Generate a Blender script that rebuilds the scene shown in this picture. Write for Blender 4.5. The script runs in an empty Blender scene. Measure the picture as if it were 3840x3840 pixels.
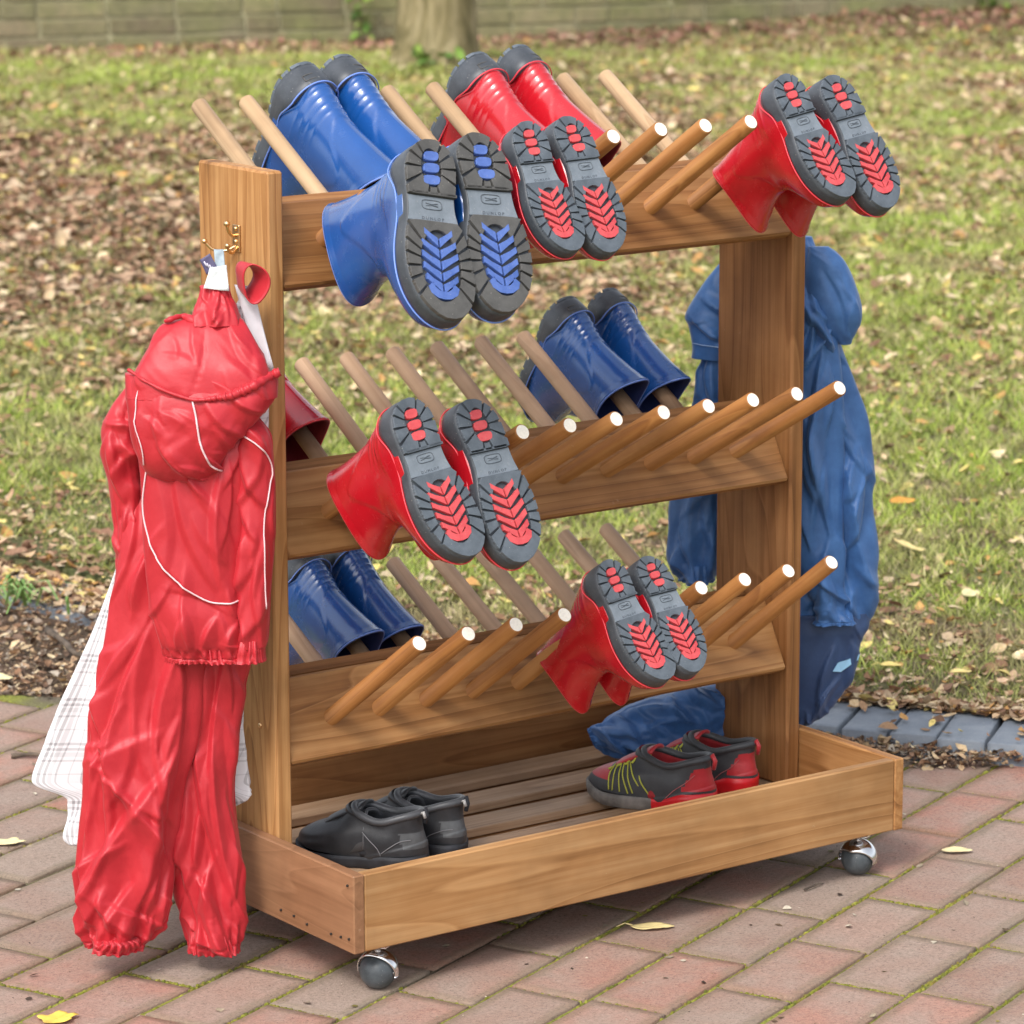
import bpy, math, random
import numpy as np
from mathutils import Vector, Matrix, noise
R = math.radians
sc = bpy.context.scene
# ------------------------------------------------------------------ camera
cam_data = bpy.data.cameras.new('camera'); cam = bpy.data.objects.new('camera', cam_data)
sc.collection.objects.link(cam); sc.camera = cam
cam_data.sensor_width = 36; cam_data.lens = 132.18; cam_data.clip_end = 400; cam_data.clip_start = .05
_y, _p, _r = R(35.9728), R(11.9865), R(-.1577)
_f = Vector((math.sin(_y)*math.cos(_p), math.cos(_y)*math.cos(_p), -math.sin(_p)))
_rt = Vector((math.cos(_y), -math.sin(_y), 0)); _up = _rt.cross(_f)
_r2 = _rt*math.cos(_r)+_up*math.sin(_r); _u2 = -_rt*math.sin(_r)+_up*math.cos(_r)
M = Matrix.Identity(4)
for i in range(3):
    M[i][0] = _r2[i]; M[i][1] = _u2[i]; M[i][2] = -_f[i]; M[i][3] = (-2.4297, -3.6801, 1.5533)[i]
cam.matrix_world = M
cam_data.dof.use_dof = True; cam_data.dof.focus_distance = 4.72; cam_data.dof.aperture_fstop = 11.5
# ------------------------------------------------------------------ light
w = bpy.data.worlds.new('World'); sc.world = w; w.use_nodes = True
nt = w.node_tree; bg = nt.nodes['Background']
sky = nt.nodes.new('ShaderNodeTexSky'); sky.sky_type = 'NISHITA'; sky.sun_disc = False
SUN = Vector((-.80, -.42, 1.05)).normalized()
sky.sun_elevation = math.asin(SUN.z); sky.sun_rotation = math.atan2(SUN.x, SUN.y)
sky.dust_density = 3; sky.ozone_density = 1; sky.air_density = 1
hs = nt.nodes.new('ShaderNodeHueSaturation'); hs.inputs['Saturation'].default_value = .30
nt.links.new(sky.outputs[0], hs.inputs['Color']); nt.links.new(hs.outputs[0], bg.inputs[0])
bg.inputs[1].default_value = .15
sd = bpy.data.lights.new('sun', 'SUN'); so = bpy.data.objects.new('sun', sd); sc.collection.objects.link(so)
sd.energy = 1.1; sd.angle = R(16); sd.color = (1, .96, .90)
so.rotation_euler = SUN.to_track_quat('Z', 'Y').to_euler()
sc.view_settings.view_transform = 'Standard'; sc.view_settings.look = 'None'
sc.view_settings.exposure = .92; sc.view_settings.gamma = 1
sc.render.engine = 'CYCLES'
# ------------------------------------------------------------------ helpers
COL = sc.collection
rnd = random.Random(7)
def tag(o, label=None, cat=None, group=None, kind=None):
    if label: o['label'] = label
    if cat: o['category'] = cat
    if group: o['group'] = group
    if kind: o['kind'] = kind
    return o
def empty(name, loc=(0, 0, 0), label=None, cat=None, group=None, rot=None):
    o = bpy.data.objects.new(name, None); COL.objects.link(o); o.location = loc
    o.empty_display_size = .05
    if rot: o.rotation_euler = rot
    return tag(o, label, cat, group)
def mesh(name, V, F, smooth=True):
    me = bpy.data.meshes.new(name); me.from_pydata([tuple(v) for v in V], [], F)
    if smooth: me.polygons.foreach_set('use_smooth', [True]*len(me.polygons))
    me.update(); return me
def link(name, me, mats, parent=None, loc=None, rot=None):
    o = bpy.data.objects.new(name, me); COL.objects.link(o)
    if mats is not None and not len(me.materials):
        for m in (mats if isinstance(mats, (list, tuple)) else [mats]): me.materials.append(m)
    if parent: o.parent = parent
    if loc is not None: o.location = loc
    if rot is not None: o.rotation_euler = rot
    return o
def box_mesh(name, sx, sy, sz, bev=.0015, seed=None, wob=0):
    """bevelled box centred on the origin: chamfered on all its edges"""
    x, y, z = sx/2, sy/2, sz/2; b = bev; V = []; r = random.Random(seed)
    for ax in range(3):
        for s in (-1, 1):
            for (p, q) in ((-1, -1), (1, -1), (1, 1), (-1, 1)):
                c = [0, 0, 0]; dims = (x, y, z); o = [(ax+1) % 3, (ax+2) % 3]
                c[ax] = s*dims[ax]; c[o[0]] = p*(dims[o[0]]-b); c[o[1]] = q*(dims[o[1]]-b); V.append(c)
    if wob:
        for i, v in enumerate(V):
            k = (v[0] > 0, v[1] > 0, v[2] > 0); h = random.Random((seed or 0)*31+k[0]*4+k[1]*2+k[2])
            V[i] = [v[0]+h.uniform(-wob, wob), v[1]+h.uniform(-wob, wob), v[2]+h.uniform(-wob, wob)*.5]
    F = []
    for a in range(6):
        f = [a*4, a*4+1, a*4+2, a*4+3]; F.append(f if a % 2 else f[::-1])
    import bmesh
    bm = bmesh.new(); vs = [bm.verts.new(v) for v in V]
    for f in F: bm.faces.new([vs[i] for i in f])
    # edge chamfers and corners
    idx = {}
    for ax in range(3):
        for si, s in enumerate((-1, 1)):
            for ci, (p, q) in enumerate(((-1, -1), (1, -1), (1, 1), (-1, 1))):
                sg = [0, 0, 0]; sg[ax] = s; sg[(ax+1) % 3] = p; sg[(ax+2) % 3] = q
                idx[(ax,)+tuple(sg)] = vs[(ax*2+si)*4+ci]
    for sg in [(a, b2, c) for a in (-1, 1) for b2 in (-1, 1) for c in (-1, 1)]:
        bm.faces.new([idx[(0,)+sg], idx[(1,)+sg], idx[(2,)+sg]])
    for ax in range(3):
        o1, o2 = (ax+1) % 3, (ax+2) % 3
        for s1 in (-1, 1):
            for s2 in (-1, 1):
                g1 = [0, 0, 0]; g1[o1] = s1; g1[o2] = s2; g2 = list(g1); g1[ax] = -1; g2[ax] = 1
                bm.faces.new([idx[(o1,)+tuple(g1)], idx[(o1,)+tuple(g2)], idx[(o2,)+tuple(g2)], idx[(o2,)+tuple(g1)]])
    bmesh.ops.recalc_face_normals(bm, faces=bm.faces)
    me = bpy.data.meshes.new(name); bm.to_mesh(me); bm.free(); return me
def tube_mesh(name, pts, rad, n=8, cap=True, closed=False):
    pts = [Vector(p) for p in pts]; V = []; F = []; m = len(pts)
    rr = rad if isinstance(rad, (list, tuple)) else [rad]*m
    prev = None
    for i, p in enumerate(pts):
        if closed: t = pts[(i+1) % m]-pts[i-1]
        else: t = pts[min(i+1, m-1)]-pts[max(i-1, 0)]
        t.normalize()
        if prev is None: a = t.orthogonal().normalized()
        else:
            a = prev-t*prev.dot(t); a.normalize()
        prev = a; b = t.cross(a)
        for k in range(n):
            th = 2*math.pi*k/n; V.append(p+(a*math.cos(th)+b*math.sin(th))*rr[i])
    for i in range(m if closed else m-1):
        j = (i+1) % m
        for k in range(n): F.append((i*n+k, i*n+(k+1) % n, j*n+(k+1) % n, j*n+k))
    if cap and not closed:
        F.append(tuple(range(n))[::-1]); F.append(tuple((m-1)*n+k for k in range(n)))
    return mesh(name, V, F)
def crv(pts, n):
    """catmull-rom through tuples of any length, n samples"""
    P = np.array(pts, float); m = len(P); out = []
    for k in range(n):
        t = k/(n-1)*(m-1); i = min(int(t), m-2); f = t-i
        p0 = P[max(i-1, 0)]; p1 = P[i]; p2 = P[i+1]; p3 = P[min(i+2, m-1)]
        out.append(.5*((2*p1)+(-p0+p2)*f+(2*p0-5*p1+4*p2-p3)*f*f+(-p0+3*p1-3*p2+p3)*f**3))
    return np.array(out)
def sm(a, b, x):
    t = min(max((x-a)/(b-a), 0), 1); return t*t*(3-2*t)
def merge(parts):
    V = []; F = []
    for v, f in parts:
        o = len(V); V += list(v); F += [tuple(i+o for i in q) for q in f]
    return V, F
# ------------------------------------------------------------------ materials
class NT:
    def __init__(s, name):
        s.m = bpy.data.materials.new(name); s.m.use_nodes = True; s.t = s.m.node_tree
        s.b = s.t.nodes['Principled BSDF']
    def n(s, typ, **kw):
        nd = s.t.nodes.new(typ)
        for k, v in kw.items():
            if k.startswith('i_'): nd.inputs[k[2:].replace('_', ' ')].default_value = v
            elif k.startswith('n_'): nd.inputs[int(k[2:])].default_value = v
            else: setattr(nd, k, v)
        return nd
    def l(s, a, b): s.t.links.new(a, b)
    def mix(s, fac, a, b, mode='MIX'):
        nd = s.t.nodes.new('ShaderNodeMix'); nd.data_type = 'RGBA'; nd.blend_type = mode
        for sock, v in ((nd.inputs[0], fac), (nd.inputs[6], a), (nd.inputs[7], b)):
            if hasattr(v, 'links'): s.l(v, sock)
            elif isinstance(v, (int, float)): sock.default_value = v
            else: sock.default_value = (*v, 1) if len(v) == 3 else v
        return nd.outputs[2]
    def ramp(s, fac, stops):
        nd = s.t.nodes.new('ShaderNodeValToRGB'); s.l(fac, nd.inputs[0]); el = nd.color_ramp.elements
        while len(el) > 1: el.remove(el[-1])
        for i, (p, c) in enumerate(stops):
            e = el[0] if i == 0 else el.new(p)
            e.position = p; e.color = (*c, 1) if len(c) == 3 else (c[0],)*3+(1,)
        return nd.outputs[0]
    def math(s, op, a, b=0):
        nd = s.t.nodes.new('ShaderNodeMath'); nd.operation = op
        for sock, v in ((nd.inputs[0], a), (nd.inputs[1], b)):
            if hasattr(v, 'links'): s.l(v, sock)
            else: sock.default_value = v
        return nd.outputs[0]
    def bump(s, h, strength=.3, dist=.001, base=None):
        nd = s.t.nodes.new('ShaderNodeBump'); nd.inputs['Strength'].default_value = strength
        nd.inputs['Distance'].default_value = dist; s.l(h, nd.inputs['Height'])
        if base: s.l(base, nd.inputs['Normal'])
        return nd.outputs[0]
    def done(s, col=None, rough=None, nrm=None, **kw):
        for nm, v in (('Base Color', col), ('Roughness', rough), ('Normal', nrm)):
            if v is None: continue
            if hasattr(v, 'links'): s.l(v, s.b.inputs[nm])
            elif isinstance(v, (int, float)): s.b.inputs[nm].default_value = v
            else: s.b.inputs[nm].default_value = (*v, 1)
        for k, v in kw.items(): s.b.inputs[k.replace('_', ' ')].default_value = v
        return s.m
def wood(name, dark, mid, light, grain=1.0, rough=.55, scale=1.0, rings=17):
    """stained softwood, grain along object X"""
    s = NT(name); tc = s.n('ShaderNodeTexCoord'); oi = s.n('ShaderNodeObjectInfo')
    cmb = s.n('ShaderNodeCombineXYZ')
    for i, k in enumerate((37.1, 3.3, 5.7)):
        s.l(s.math('MULTIPLY', oi.outputs['Random'], k), cmb.inputs[i])
    add = s.n('ShaderNodeVectorMath', operation='ADD'); s.l(tc.outputs['Object'], add.inputs[0]); s.l(cmb.outputs[0], add.inputs[1])
    mp = s.n('ShaderNodeMapping'); mp.inputs['Scale'].default_value = (.62, 9*scale, 9*scale); s.l(add.outputs[0], mp.inputs[0])
    lo = s.n('ShaderNodeTexNoise', i_Scale=1, i_Detail=1.2, i_Roughness=.45, i_Distortion=.15); s.l(mp.outputs[0], lo.inputs[0])
    wv_ = s.math('FRACT', s.math('MULTIPLY', lo.outputs[0], rings))
    mp2 = s.n('ShaderNodeMapping'); mp2.inputs['Scale'].default_value = (14, 520, 520); s.l(add.outputs[0], mp2.inputs[0])
    fine = s.n('ShaderNodeTexNoise', i_Scale=1, i_Detail=3); s.l(mp2.outputs[0], fine.inputs[0])
    mp3 = s.n('ShaderNodeMapping'); mp3.inputs['Scale'].default_value = (2.5, 34, 34); s.l(add.outputs[0], mp3.inputs[0])
    med = s.n('ShaderNodeTexNoise', i_Scale=1, i_Detail=4, i_Roughness=.65); s.l(mp3.outputs[0], med.inputs[0])
    mp4 = s.n('ShaderNodeMapping'); mp4.inputs['Scale'].default_value = (1.6, 130, 130); s.l(add.outputs[0], mp4.inputs[0])
    strk = s.n('ShaderNodeTexNoise', i_Scale=1, i_Detail=2); s.l(mp4.outputs[0], strk.inputs[0])
    blot = s.n('ShaderNodeTexNoise', i_Scale=7, i_Detail=4); s.l(add.outputs[0], blot.inputs[0])
    ring = s.ramp(wv_, [(0, (.25,)), (.12, (.75,)), (.55, (.85,)), (.85, (.55,)), (1, (.22,))])
    v = s.math('ADD', s.math('MULTIPLY', ring, .28*grain), s.math('MULTIPLY', med.outputs[0], .55))
    v = s.math('ADD', v, s.math('MULTIPLY', fine.outputs[0], .16*grain))
    v = s.math('ADD', v, s.math('MULTIPLY', blot.outputs[0], .28))
    v = s.math('ADD', v, s.math('MULTIPLY', s.math('SUBTRACT', strk.outputs[0], .5), .45*grain))
    v = s.math('SUBTRACT', v, .05)
    c = s.ramp(v, [(.32, dark), (.58, mid), (.86, light)])
    ln = s.ramp(wv_, [(.0, (0,)), (.05, (1,)), (.12, (0,))])
    c = s.mix(s.math('MULTIPLY', ln, .30*grain), c, tuple(min(1, x*1.35) for x in light))
    st = s.n('ShaderNodeTexNoise', i_Scale=3.3, i_Detail=5, i_Roughness=.65); s.l(add.outputs[0], st.inputs[0])
    c = s.mix(s.math('MULTIPLY', s.ramp(st.outputs[0], [(.44, (0,)), (.62, (1,))]), .16), c, mid)
    sv = s.ramp(st.outputs[0], [(.30, (.66,)), (.5, (.98,)), (.7, (1.15,))]); c = s.mix(1.0, c, sv, 'MULTIPLY')
    # per board tone
    c = s.mix(s.math('MULTIPLY', s.math('FRACT', s.math('MULTIPLY', oi.outputs['Random'], 7.7)), .32), c, dark)
    # knots
    mpk = s.n('ShaderNodeMapping'); mpk.inputs['Scale'].default_value = (3.2, 9, 9); s.l(add.outputs[0], mpk.inputs[0])
    vk = s.n('ShaderNodeTexVoronoi', i_Scale=1.0); s.l(mpk.outputs[0], vk.inputs[0])
    kn = s.ramp(vk.outputs['Distance'], [(.0, (1,)), (.05, (.8,)), (.12, (0,))])
    c = s.mix(s.math('MULTIPLY', kn, .6), c, tuple(x*.45 for x in dark))
    # pale grazes and dust
    gz = s.n('ShaderNodeTexNoise', i_Scale=60, i_Detail=6, i_Roughness=.8); s.l(add.outputs[0], gz.inputs[0])
    c = s.mix(s.math('MULTIPLY', s.ramp(gz.outputs[0], [(.66, (0,)), (.74, (1,))]), .35), c, (.62, .5, .36))
    h = s.math('ADD', s.math('MULTIPLY', fine.outputs[0], .7), s.math('MULTIPLY', ring, .3))
    return s.done(c, s.math('ADD', s.math('MULTIPLY', med.outputs[0], .25), rough-.12), s.bump(h, .25, .0006), Specular_IOR_Level=.35)
WOOD = wood('stained_pine', (.135, .052, .015), (.34, .155, .050), (.58, .320, .130))
WOOD_D = wood('darker_stained_pine', (.110, .042, .012), (.265, .113, .036), (.44, .220, .085))
WOOD_L = wood('weathered_pale_pine', (.22, .12, .062), (.40, .25, .145), (.55, .38, .25))
DOW_F = wood('brown_dowel_stain', (.18, .062, .015), (.35, .145, .038), (.50, .245, .078), .8)
DOW_B = wood('pale_dowel', (.33, .20, .105), (.56, .38, .22), (.72, .53, .34), .6)
DOW_P = wood('greyish_pink_dowel', (.42, .255, .15), (.62, .41, .26), (.75, .55, .38), .6)
def plain(name, col, rough=.5, var=.0, vs=30, bump=0, bs=200, **kw):
    s = NT(name); c = col; nrm = None
    if var:
        tc = s.n('ShaderNodeTexCoord'); nz = s.n('ShaderNodeTexNoise', i_Scale=vs, i_Detail=4); s.l(tc.outputs['Object'], nz.inputs[0])
        c = s.mix(s.ramp(nz.outputs[0], [(.35, (0,)), (.65, (1,))]), tuple(x*(1-var) for x in col), tuple(min(1, x*(1+var)) for x in col))
    if bump:
        tc = s.n('ShaderNodeTexCoord'); nz = s.n('ShaderNodeTexNoise', i_Scale=bs, i_Detail=3); s.l(tc.outputs['Object'], nz.inputs[0])
        nrm = s.bump(nz.outputs[0], bump, .0008)
    return s.done(c, rough, nrm, **kw)
END_WHITE = plain('bare_dowel_end', (.86, .80, .70), .7, .06, 300, .3, 600)
DARKHOLE = plain('nail_hole', (.02, .012, .008), .8)
def rubber(name, col, col2):
    s = NT(name); tc = s.n('ShaderNodeTexCoord'); nz = s.n('ShaderNodeTexNoise', i_Scale=9, i_Detail=5, i_Roughness=.6); s.l(tc.outputs['Object'], nz.inputs[0])
    sc1 = s.n('ShaderNodeTexNoise', i_Scale=55, i_Detail=6, i_Roughness=.75); s.l(tc.outputs['Object'], sc1.inputs[0])
    c = s.mix(s.ramp(nz.outputs[0], [(.4, (0,)), (.7, (1,))]), col, col2)
    c = s.mix(s.math('MULTIPLY', s.ramp(sc1.outputs[0], [(.62, (0,)), (.8, (1,))]), .18), c, (.5, .45, .4))
    rgh = s.math('ADD', s.math('MULTIPLY', s.ramp(sc1.outputs[0], [(.4, (0,)), (.7, (1,))]), .12), .20)
    fl = s.n('ShaderNodeTexNoise', i_Scale=22, i_Detail=2); s.l(tc.outputs['Object'], fl.inputs[0])
    return s.done(c, rgh, s.bump(fl.outputs[0], .12, .003), Specular_IOR_Level=.75, Coat_Weight=.45, Coat_Roughness=.16)
RB_BLUE = rubber('glossy_blue_rubber', (.006, .066, .260), (.012, .088, .330))
RB_RED = rubber('glossy_red_rubber', (.44, .006, .014), (.54, .012, .022))
LIN_B = plain('blue_lining', (.018, .035, .15), .75)
LIN_R = plain('red_lining', (.20, .008, .015), .75)
def soleMat(name, a, b, rough=.55):
    s = NT(name); tc = s.n('ShaderNodeTexCoord'); nz = s.n('ShaderNodeTexNoise', i_Scale=30, i_Detail=8, i_Roughness=.75); s.l(tc.outputs['Object'], nz.inputs[0])
    c = s.mix(s.ramp(nz.outputs[0], [(.38, (0,)), (.62, (1,))]), a, b)
    sp = s.n('ShaderNodeTexNoise', i_Scale=420, i_Detail=2); s.l(tc.outputs['Object'], sp.inputs[0])
    c = s.mix(s.math('MULTIPLY', s.ramp(sp.outputs[0], [(.68, (0,)), (.76, (1,))]), .5), c, (.42, .40, .36))
    return s.done(c, rough, s.bump(nz.outputs[0], .25, .0008), Specular_IOR_Level=.45)
SOLE_D = soleMat('dark_grey_sole_rubber', (.040, .046, .055), (.066, .074, .086), .42)
SOLE_G = soleMat('blue_grey_tread_rubber', (.068, .083, .100), (.110, .131, .156))
SOLE_M = soleMat('brownish_grey_tread_rubber', (.062, .060, .057), (.098, .095, .090))
SOLE_A = soleMat('light_grey_arch_rubber', (.145, .172, .20), (.205, .235, .27))
INS_R = soleMat('coral_red_tread_insert', (.50, .055, .065), (.66, .095, .10), .42)
INS_B = soleMat('blue_tread_insert', (.055, .11, .34), (.10, .17, .46), .42)
RIM_R = plain('light_red_trim', (.70, .05, .07), .35)
RIM_B = plain('light_blue_trim', (.16, .27, .68), .35)
CHROME = plain('chrome', (.75, .75, .76), .16, Metallic=1.0)
BRASS = plain('brass', (.75, .50, .26), .28, .1, 80, Metallic=1.0)
BALL = soleMat('scuffed_grey_caster_ball', (.045, .055, .062), (.085, .098, .108), .38)
# ------------------------------------------------------------------ the rack
W, D, ZT, ZB, T = .90, .568, .1623, .0615, .0165
P0, P1, PW, H = .199, .3606, .0238, 1.0067
RO = Vector((W/2, D/2, 0))
END_PALE = plain('pale_dowel_end', (.78, .62, .42), .7, .05, 200)
rack = empty('boot_rack', RO, 'tall stained wooden boot rack on ball casters with three rows of slanted dowel pegs', 'boot rack')
rack['label'] = 'tall stained wooden boot rack on casters with three double rows of slanted pegs'
def board(name, sx, sy, sz, c, m, rot=None, bev=.0018, label=None, parent=rack):
    """board with its long side on local X (sx); placed by its centre"""
    o = link(name, box_mesh(name, sx, sy, sz, bev), m, parent, Vector(c)-(RO if parent is rack else Vector((0, 0, 0))))
    if rot: o.rotation_euler = rot
    if label: o['label'] = label
    return o
hz = ZT-ZB
WF = wood('honey_stained_board', (.21, .092, .029), (.42, .215, .082), (.60, .36, .165), 1.1)
WOOD_M = wood('brown_stained_pine', (.115, .044, .013), (.29, .128, .042), (.49, .262, .104))
WS = wood('reddish_stained_board', (.17, .078, .035), (.30, .150, .075), (.40, .22, .12), .55)
board('front_board', W-2*T-.0006, T, hz-.001, (W/2, T/2+.0006, (ZT+ZB)/2), WF)
board('back_board', W-2*T-.0006, T, hz-.001, (W/2, D-T/2, (ZT+ZB)/2), WOOD_D)
eL = board('end_board', D, T, hz, (T/2, D/2, (ZT+ZB)/2), WS, (0, 0, R(90)), label='reddish end board with nail holes on the left')
eR = board('end_board', D, T, hz, (W-T/2, D/2, (ZT+ZB)/2), WOOD, (0, 0, R(90)))
# nails in the left end board
for (yy, zz) in ((.012, .148), (.010, .080), (.028, .078), (.050, .076), (.105, .074), (.135, .077), (.165, .077), (.26, .080), (.31, .12)):
    me = tube_mesh('nail', [(-.0006, 0, 0), (.002, 0, 0)], .0017, 8)
    link('nail', me, DARKHOLE, eL).matrix_local = Matrix.Translation((yy-D/2, T/2, zz-(ZT+ZB)/2)) @ Matrix.Rotation(R(90), 4, 'Z')
# slats and the battens under them
for k in range(6):
    board('slat', W-2*T-.002, .054, .012, (W/2, .050+k*.0925, .0735), WOOD_L, bev=.0012)
board('base_panel', W-2*T-.002, D-2*T-.002, .004, (W/2, D/2, .0640), WOOD_D, bev=.0006)
# posts
pl = board('post', H-.0805, PW, P1-P0, (T+PW/2+.0004, (P0+P1)/2, (H+.0805)/2), WOOD, (0, R(-90), 0), bev=.003)
pr_ = board('post', H-.0805-.03, PW, P1-P0, (W-T-PW/2-.0004, (P0+P1)/2, (H-.03+.0805)/2), WOOD_D, (0, R(-90), 0), bev=.003)
# reorient: wide face along Y
for p in (pl, pr_): p.rotation_euler = (Matrix.Rotation(R(-90), 3, 'Y') @ Matrix.Rotation(R(90), 3, 'X')).to_euler()
XI0, XI1 = T+PW+.0006, W-T-PW-.0006
rows = [(.2242, .9153, .0204, 1.0434, .5219, 1.0569, .615, .862),
        (.2183, .5701, .0107, .6842, .5156, .7022, .615, .521),
        (.2236, .2977, .0229, .4406, .5200, .4070, .550, .253)]
def dowel_mesh(L, r=.0110, n=20):
    V = []; F = []
    for x, rr in ((0, r), (L-.0018, r), (L, r-.0018)):
        for k in range(n):
            a = 2*math.pi*k/n; V.append((x, rr*math.cos(a), rr*math.sin(a)))
    for i in range(2):
        for k in range(n): F.append((i*n+k, (i+1)*n+k, (i+1)*n+(k+1) % n, i*n+(k+1) % n)[::-1])
    F.append(tuple(range(n))); e = len(F); F.append(tuple(2*n+k for k in range(n)))
    me = mesh('dowel', V, F); me.polygons[e].material_index = 1; me.polygons[e].use_smooth = False
    me.polygons[e-1].use_smooth = False
    return me
X0, SP = .1173, .07395
TILT = 28
hidden_short = {(0, 0): .5, (0, 1): .5, (0, 2): .62, (0, 3): .62}
dcache = {}
def dowel(a, b, mats):
    a = Vector(a); b = Vector(b); L = (b-a).length; key = (round(L, 3), mats[0].name)
    if key not in dcache:
        me = dowel_mesh(key[0]); me.materials.append(mats[0]); me.materials.append(mats[1]); dcache[key] = me
    o = bpy.data.objects.new('dowel', dcache[key]); COL.objects.link(o); o.parent = rack
    q = (b-a).to_track_quat('X', 'Z').to_matrix().to_4x4() @ Matrix.Rotation(rnd.uniform(0, 6.28), 4, 'X')
    o.matrix_local = Matrix.Translation(a-RO) @ q
    return o
for r, (yb, zb, yt, zt, yk, zk, sl, zbot) in enumerate(rows):
    c_, s_ = math.cos(R(TILT)), math.sin(R(TILT)); hh = .112; th = .018
    # front plank: outer face from (y=.2, zbot) sloping back and up
    yc = .2+s_*hh/2+c_*th/2; zc = zbot+c_*hh/2-s_*th/2
    board('peg_plank', XI1-XI0, th, hh, ((XI0+XI1)/2, yc, zc), (WOOD_M, WOOD_M, WOOD)[r], (R(-TILT), 0, 0), bev=.003)
    # rear plank mirrored
    yc2 = .3596-s_*hh/2-c_*th/2
    board('peg_plank', XI1-XI0, th, hh, ((XI0+XI1)/2, yc2, zc), WOOD_D, (R(TILT), 0, 0), bev=.003)
    dn = Vector((0, yt-yb, zt-zb)).normalized()
    for i in range(10):
        jx = rnd.uniform(-.0012, .0012); x = X0+SP*i
        dz = 0
        if r == 2: dz = -.006+.012*i/9
        if r == 0 and i == 4: dz = -.004
        base = Vector((x, yb, zb))-dn*.012; tip = Vector((x+jx, yt, zt+dz))
        if (r, i) in hidden_short: tip = base+(tip-base)*hidden_short[(r, i)]
        dowel(base, tip, (DOW_F, END_WHITE))
        kt = Vector((x+rnd.uniform(-.001, .001), yk, zk)); L = (kt.y-.305)
        kb = Vector((x, .305, zk-L*sl))
        dowel(kb, kt, ((DOW_B, DOW_P, DOW_P)[r], (END_PALE, DOW_P, DOW_P)[r]))
# ------------------------------------------------------------------ casters
def caster(x, y, yaw):
    t = empty('caster', Vector((x, y, 0))-RO); t.parent = rack; t.rotation_euler = (0, 0, yaw)
    r = .0232
    V = []; F = []; nu, nv = 28, 18
    for i in range(nv+1):
        la = math.pi*i/nv
        for k in range(nu):
            lo = 2*math.pi*k/nu; V.append((r*math.cos(la), r*math.sin(la)*math.cos(lo), r+r*math.sin(la)*math.sin(lo)))
    for i in range(nv):
        for k in range(nu): F.append((i*nu+k, i*nu+(k+1) % nu, (i+1)*nu+(k+1) % nu, (i+1)*nu+k))
    b = link('ball_wheel', mesh('ball_wheel', V, F), BALL, t)
    # groove ring round the ball and the axle ends
    link('axle', tube_mesh('axle', [(-r-.004, 0, r), (r+.004, 0, r)], .003, 10), CHROME, t)
    # chrome hood: a curved strap that covers the top and one side, rounded ends over the axle
    V = []; F = []; nu, nv = 40, 10
    for layer, rr in enumerate((r+.0022, r+.0044)):
        for i in range(nu+1):
            th = math.pi*(-.06+1.12*i/nu)            # over the top from axle end to axle end (in XZ)
            half = (.30+.75*math.sin(min(max(th, 0), math.pi))**1.2)   # half opening in the other direction
            for j in range(nv+1):
                ph = -half*.55+(half*1.55)*j/nv
                x_ = -math.cos(th); z_ = math.sin(th)
                d = Vector((x_*math.cos(ph), math.sin(ph), z_*math.cos(ph)))
                V.append((d.x*rr, d.y*rr, r+d.z*rr))
    n1 = (nu+1)*(nv+1)
    for i in range(nu):
        for j in range(nv):
            a = i*(nv+1)+j; q = (a, a+1, a+nv+2, a+nv+1); F.append(q[::-1]); F.append(tuple(n1+v for v in q))
    for i in range(nu):
        for j in (0, nv):
            a = i*(nv+1)+j; q = (a, a+nv+1, n1+a+nv+1, n1+a); F.append(q if j else q[::-1])
    for j in range(nv):
        for i in (0, nu):
            a = i*(nv+1)+j; F.append((a, a+1, n1+a+1, n1+a))
    link('hood', mesh('hood', V, F), CHROME, t)
    link('stem', tube_mesh('stem', [(0, 0, 2*r+.003), (0, 0, .0615)], .005, 12), CHROME, t)
    link('plate', box_mesh('plate', .042, .036, .0025, .0005), CHROME, t, (0, 0, .0602))
caster(.0549, .030, R(-62)); caster(.8454, .030, R(115)); caster(.0549, D-.035, R(20)); caster(.8454, D-.035, R(200))
# ------------------------------------------------------------------ coat hooks on the outer faces of the posts
def hook(loc, sgn):
    t = empty('coat_hook', Vector(loc)-RO); t.parent = rack; t.rotation_euler = (0, 0, 0 if sgn < 0 else math.pi)
    link('plate', box_mesh('plate', .003, .016, .034, .001), BRASS, t, (-.0015, 0, 0))
    def prong(name, pts, r, ball):
        P = [tuple(p) for p in crv(pts, 14)]
        link(name, tube_mesh(name, P, [r]*14, 8), BRASS, t)
        V, F = [], []
        me = tube_mesh('knob', [(Vector(P[-1])+Vector((0, 0, 0))+(Vector(P[-1])-Vector(P[-2])).normalized()*ball*math.cos(a)*-1) for a in [i*math.pi/8 for i in range(9)]], [max(.0002, ball*math.sin(i*math.pi/8)) for i in range(9)], 10)
        link('knob', me, BRASS, t)
    prong('upper_prong', [(-.002, 0, .004), (-.008, 0, .004), (-.013, 0, .010), (-.015, 0, .019)], .0022, .0042)
    prong('lower_prong', [(-.002, .002, -.010), (-.012, .010, -.016), (-.024, .020, -.014), (-.032, .026, -.004)], .0020, .0036)
    prong('lower_prong', [(-.002, -.002, -.010), (-.012, -.008, -.016), (-.020, -.012, -.014), (-.024, -.015, -.006)], .0020, .0036)
    for z in (.012, -.004):
        link('screw', tube_mesh('screw', [(-.0045, 0, 0), (-.002, 0, 0)], .003, 10), BRASS, t, (0, 0, z))
hook((T, .268, .918), -1); hook((W-T, .28, .90), 1)
for (yy, zz) in ((.235, .300), (.33, .262)):
    o = link('screw', tube_mesh('screw', [(-.0012, 0, 0), (.002, 0, 0)], .0032, 10), BRASS, rack); o.location = Vector((T, yy, zz))-RO
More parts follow.
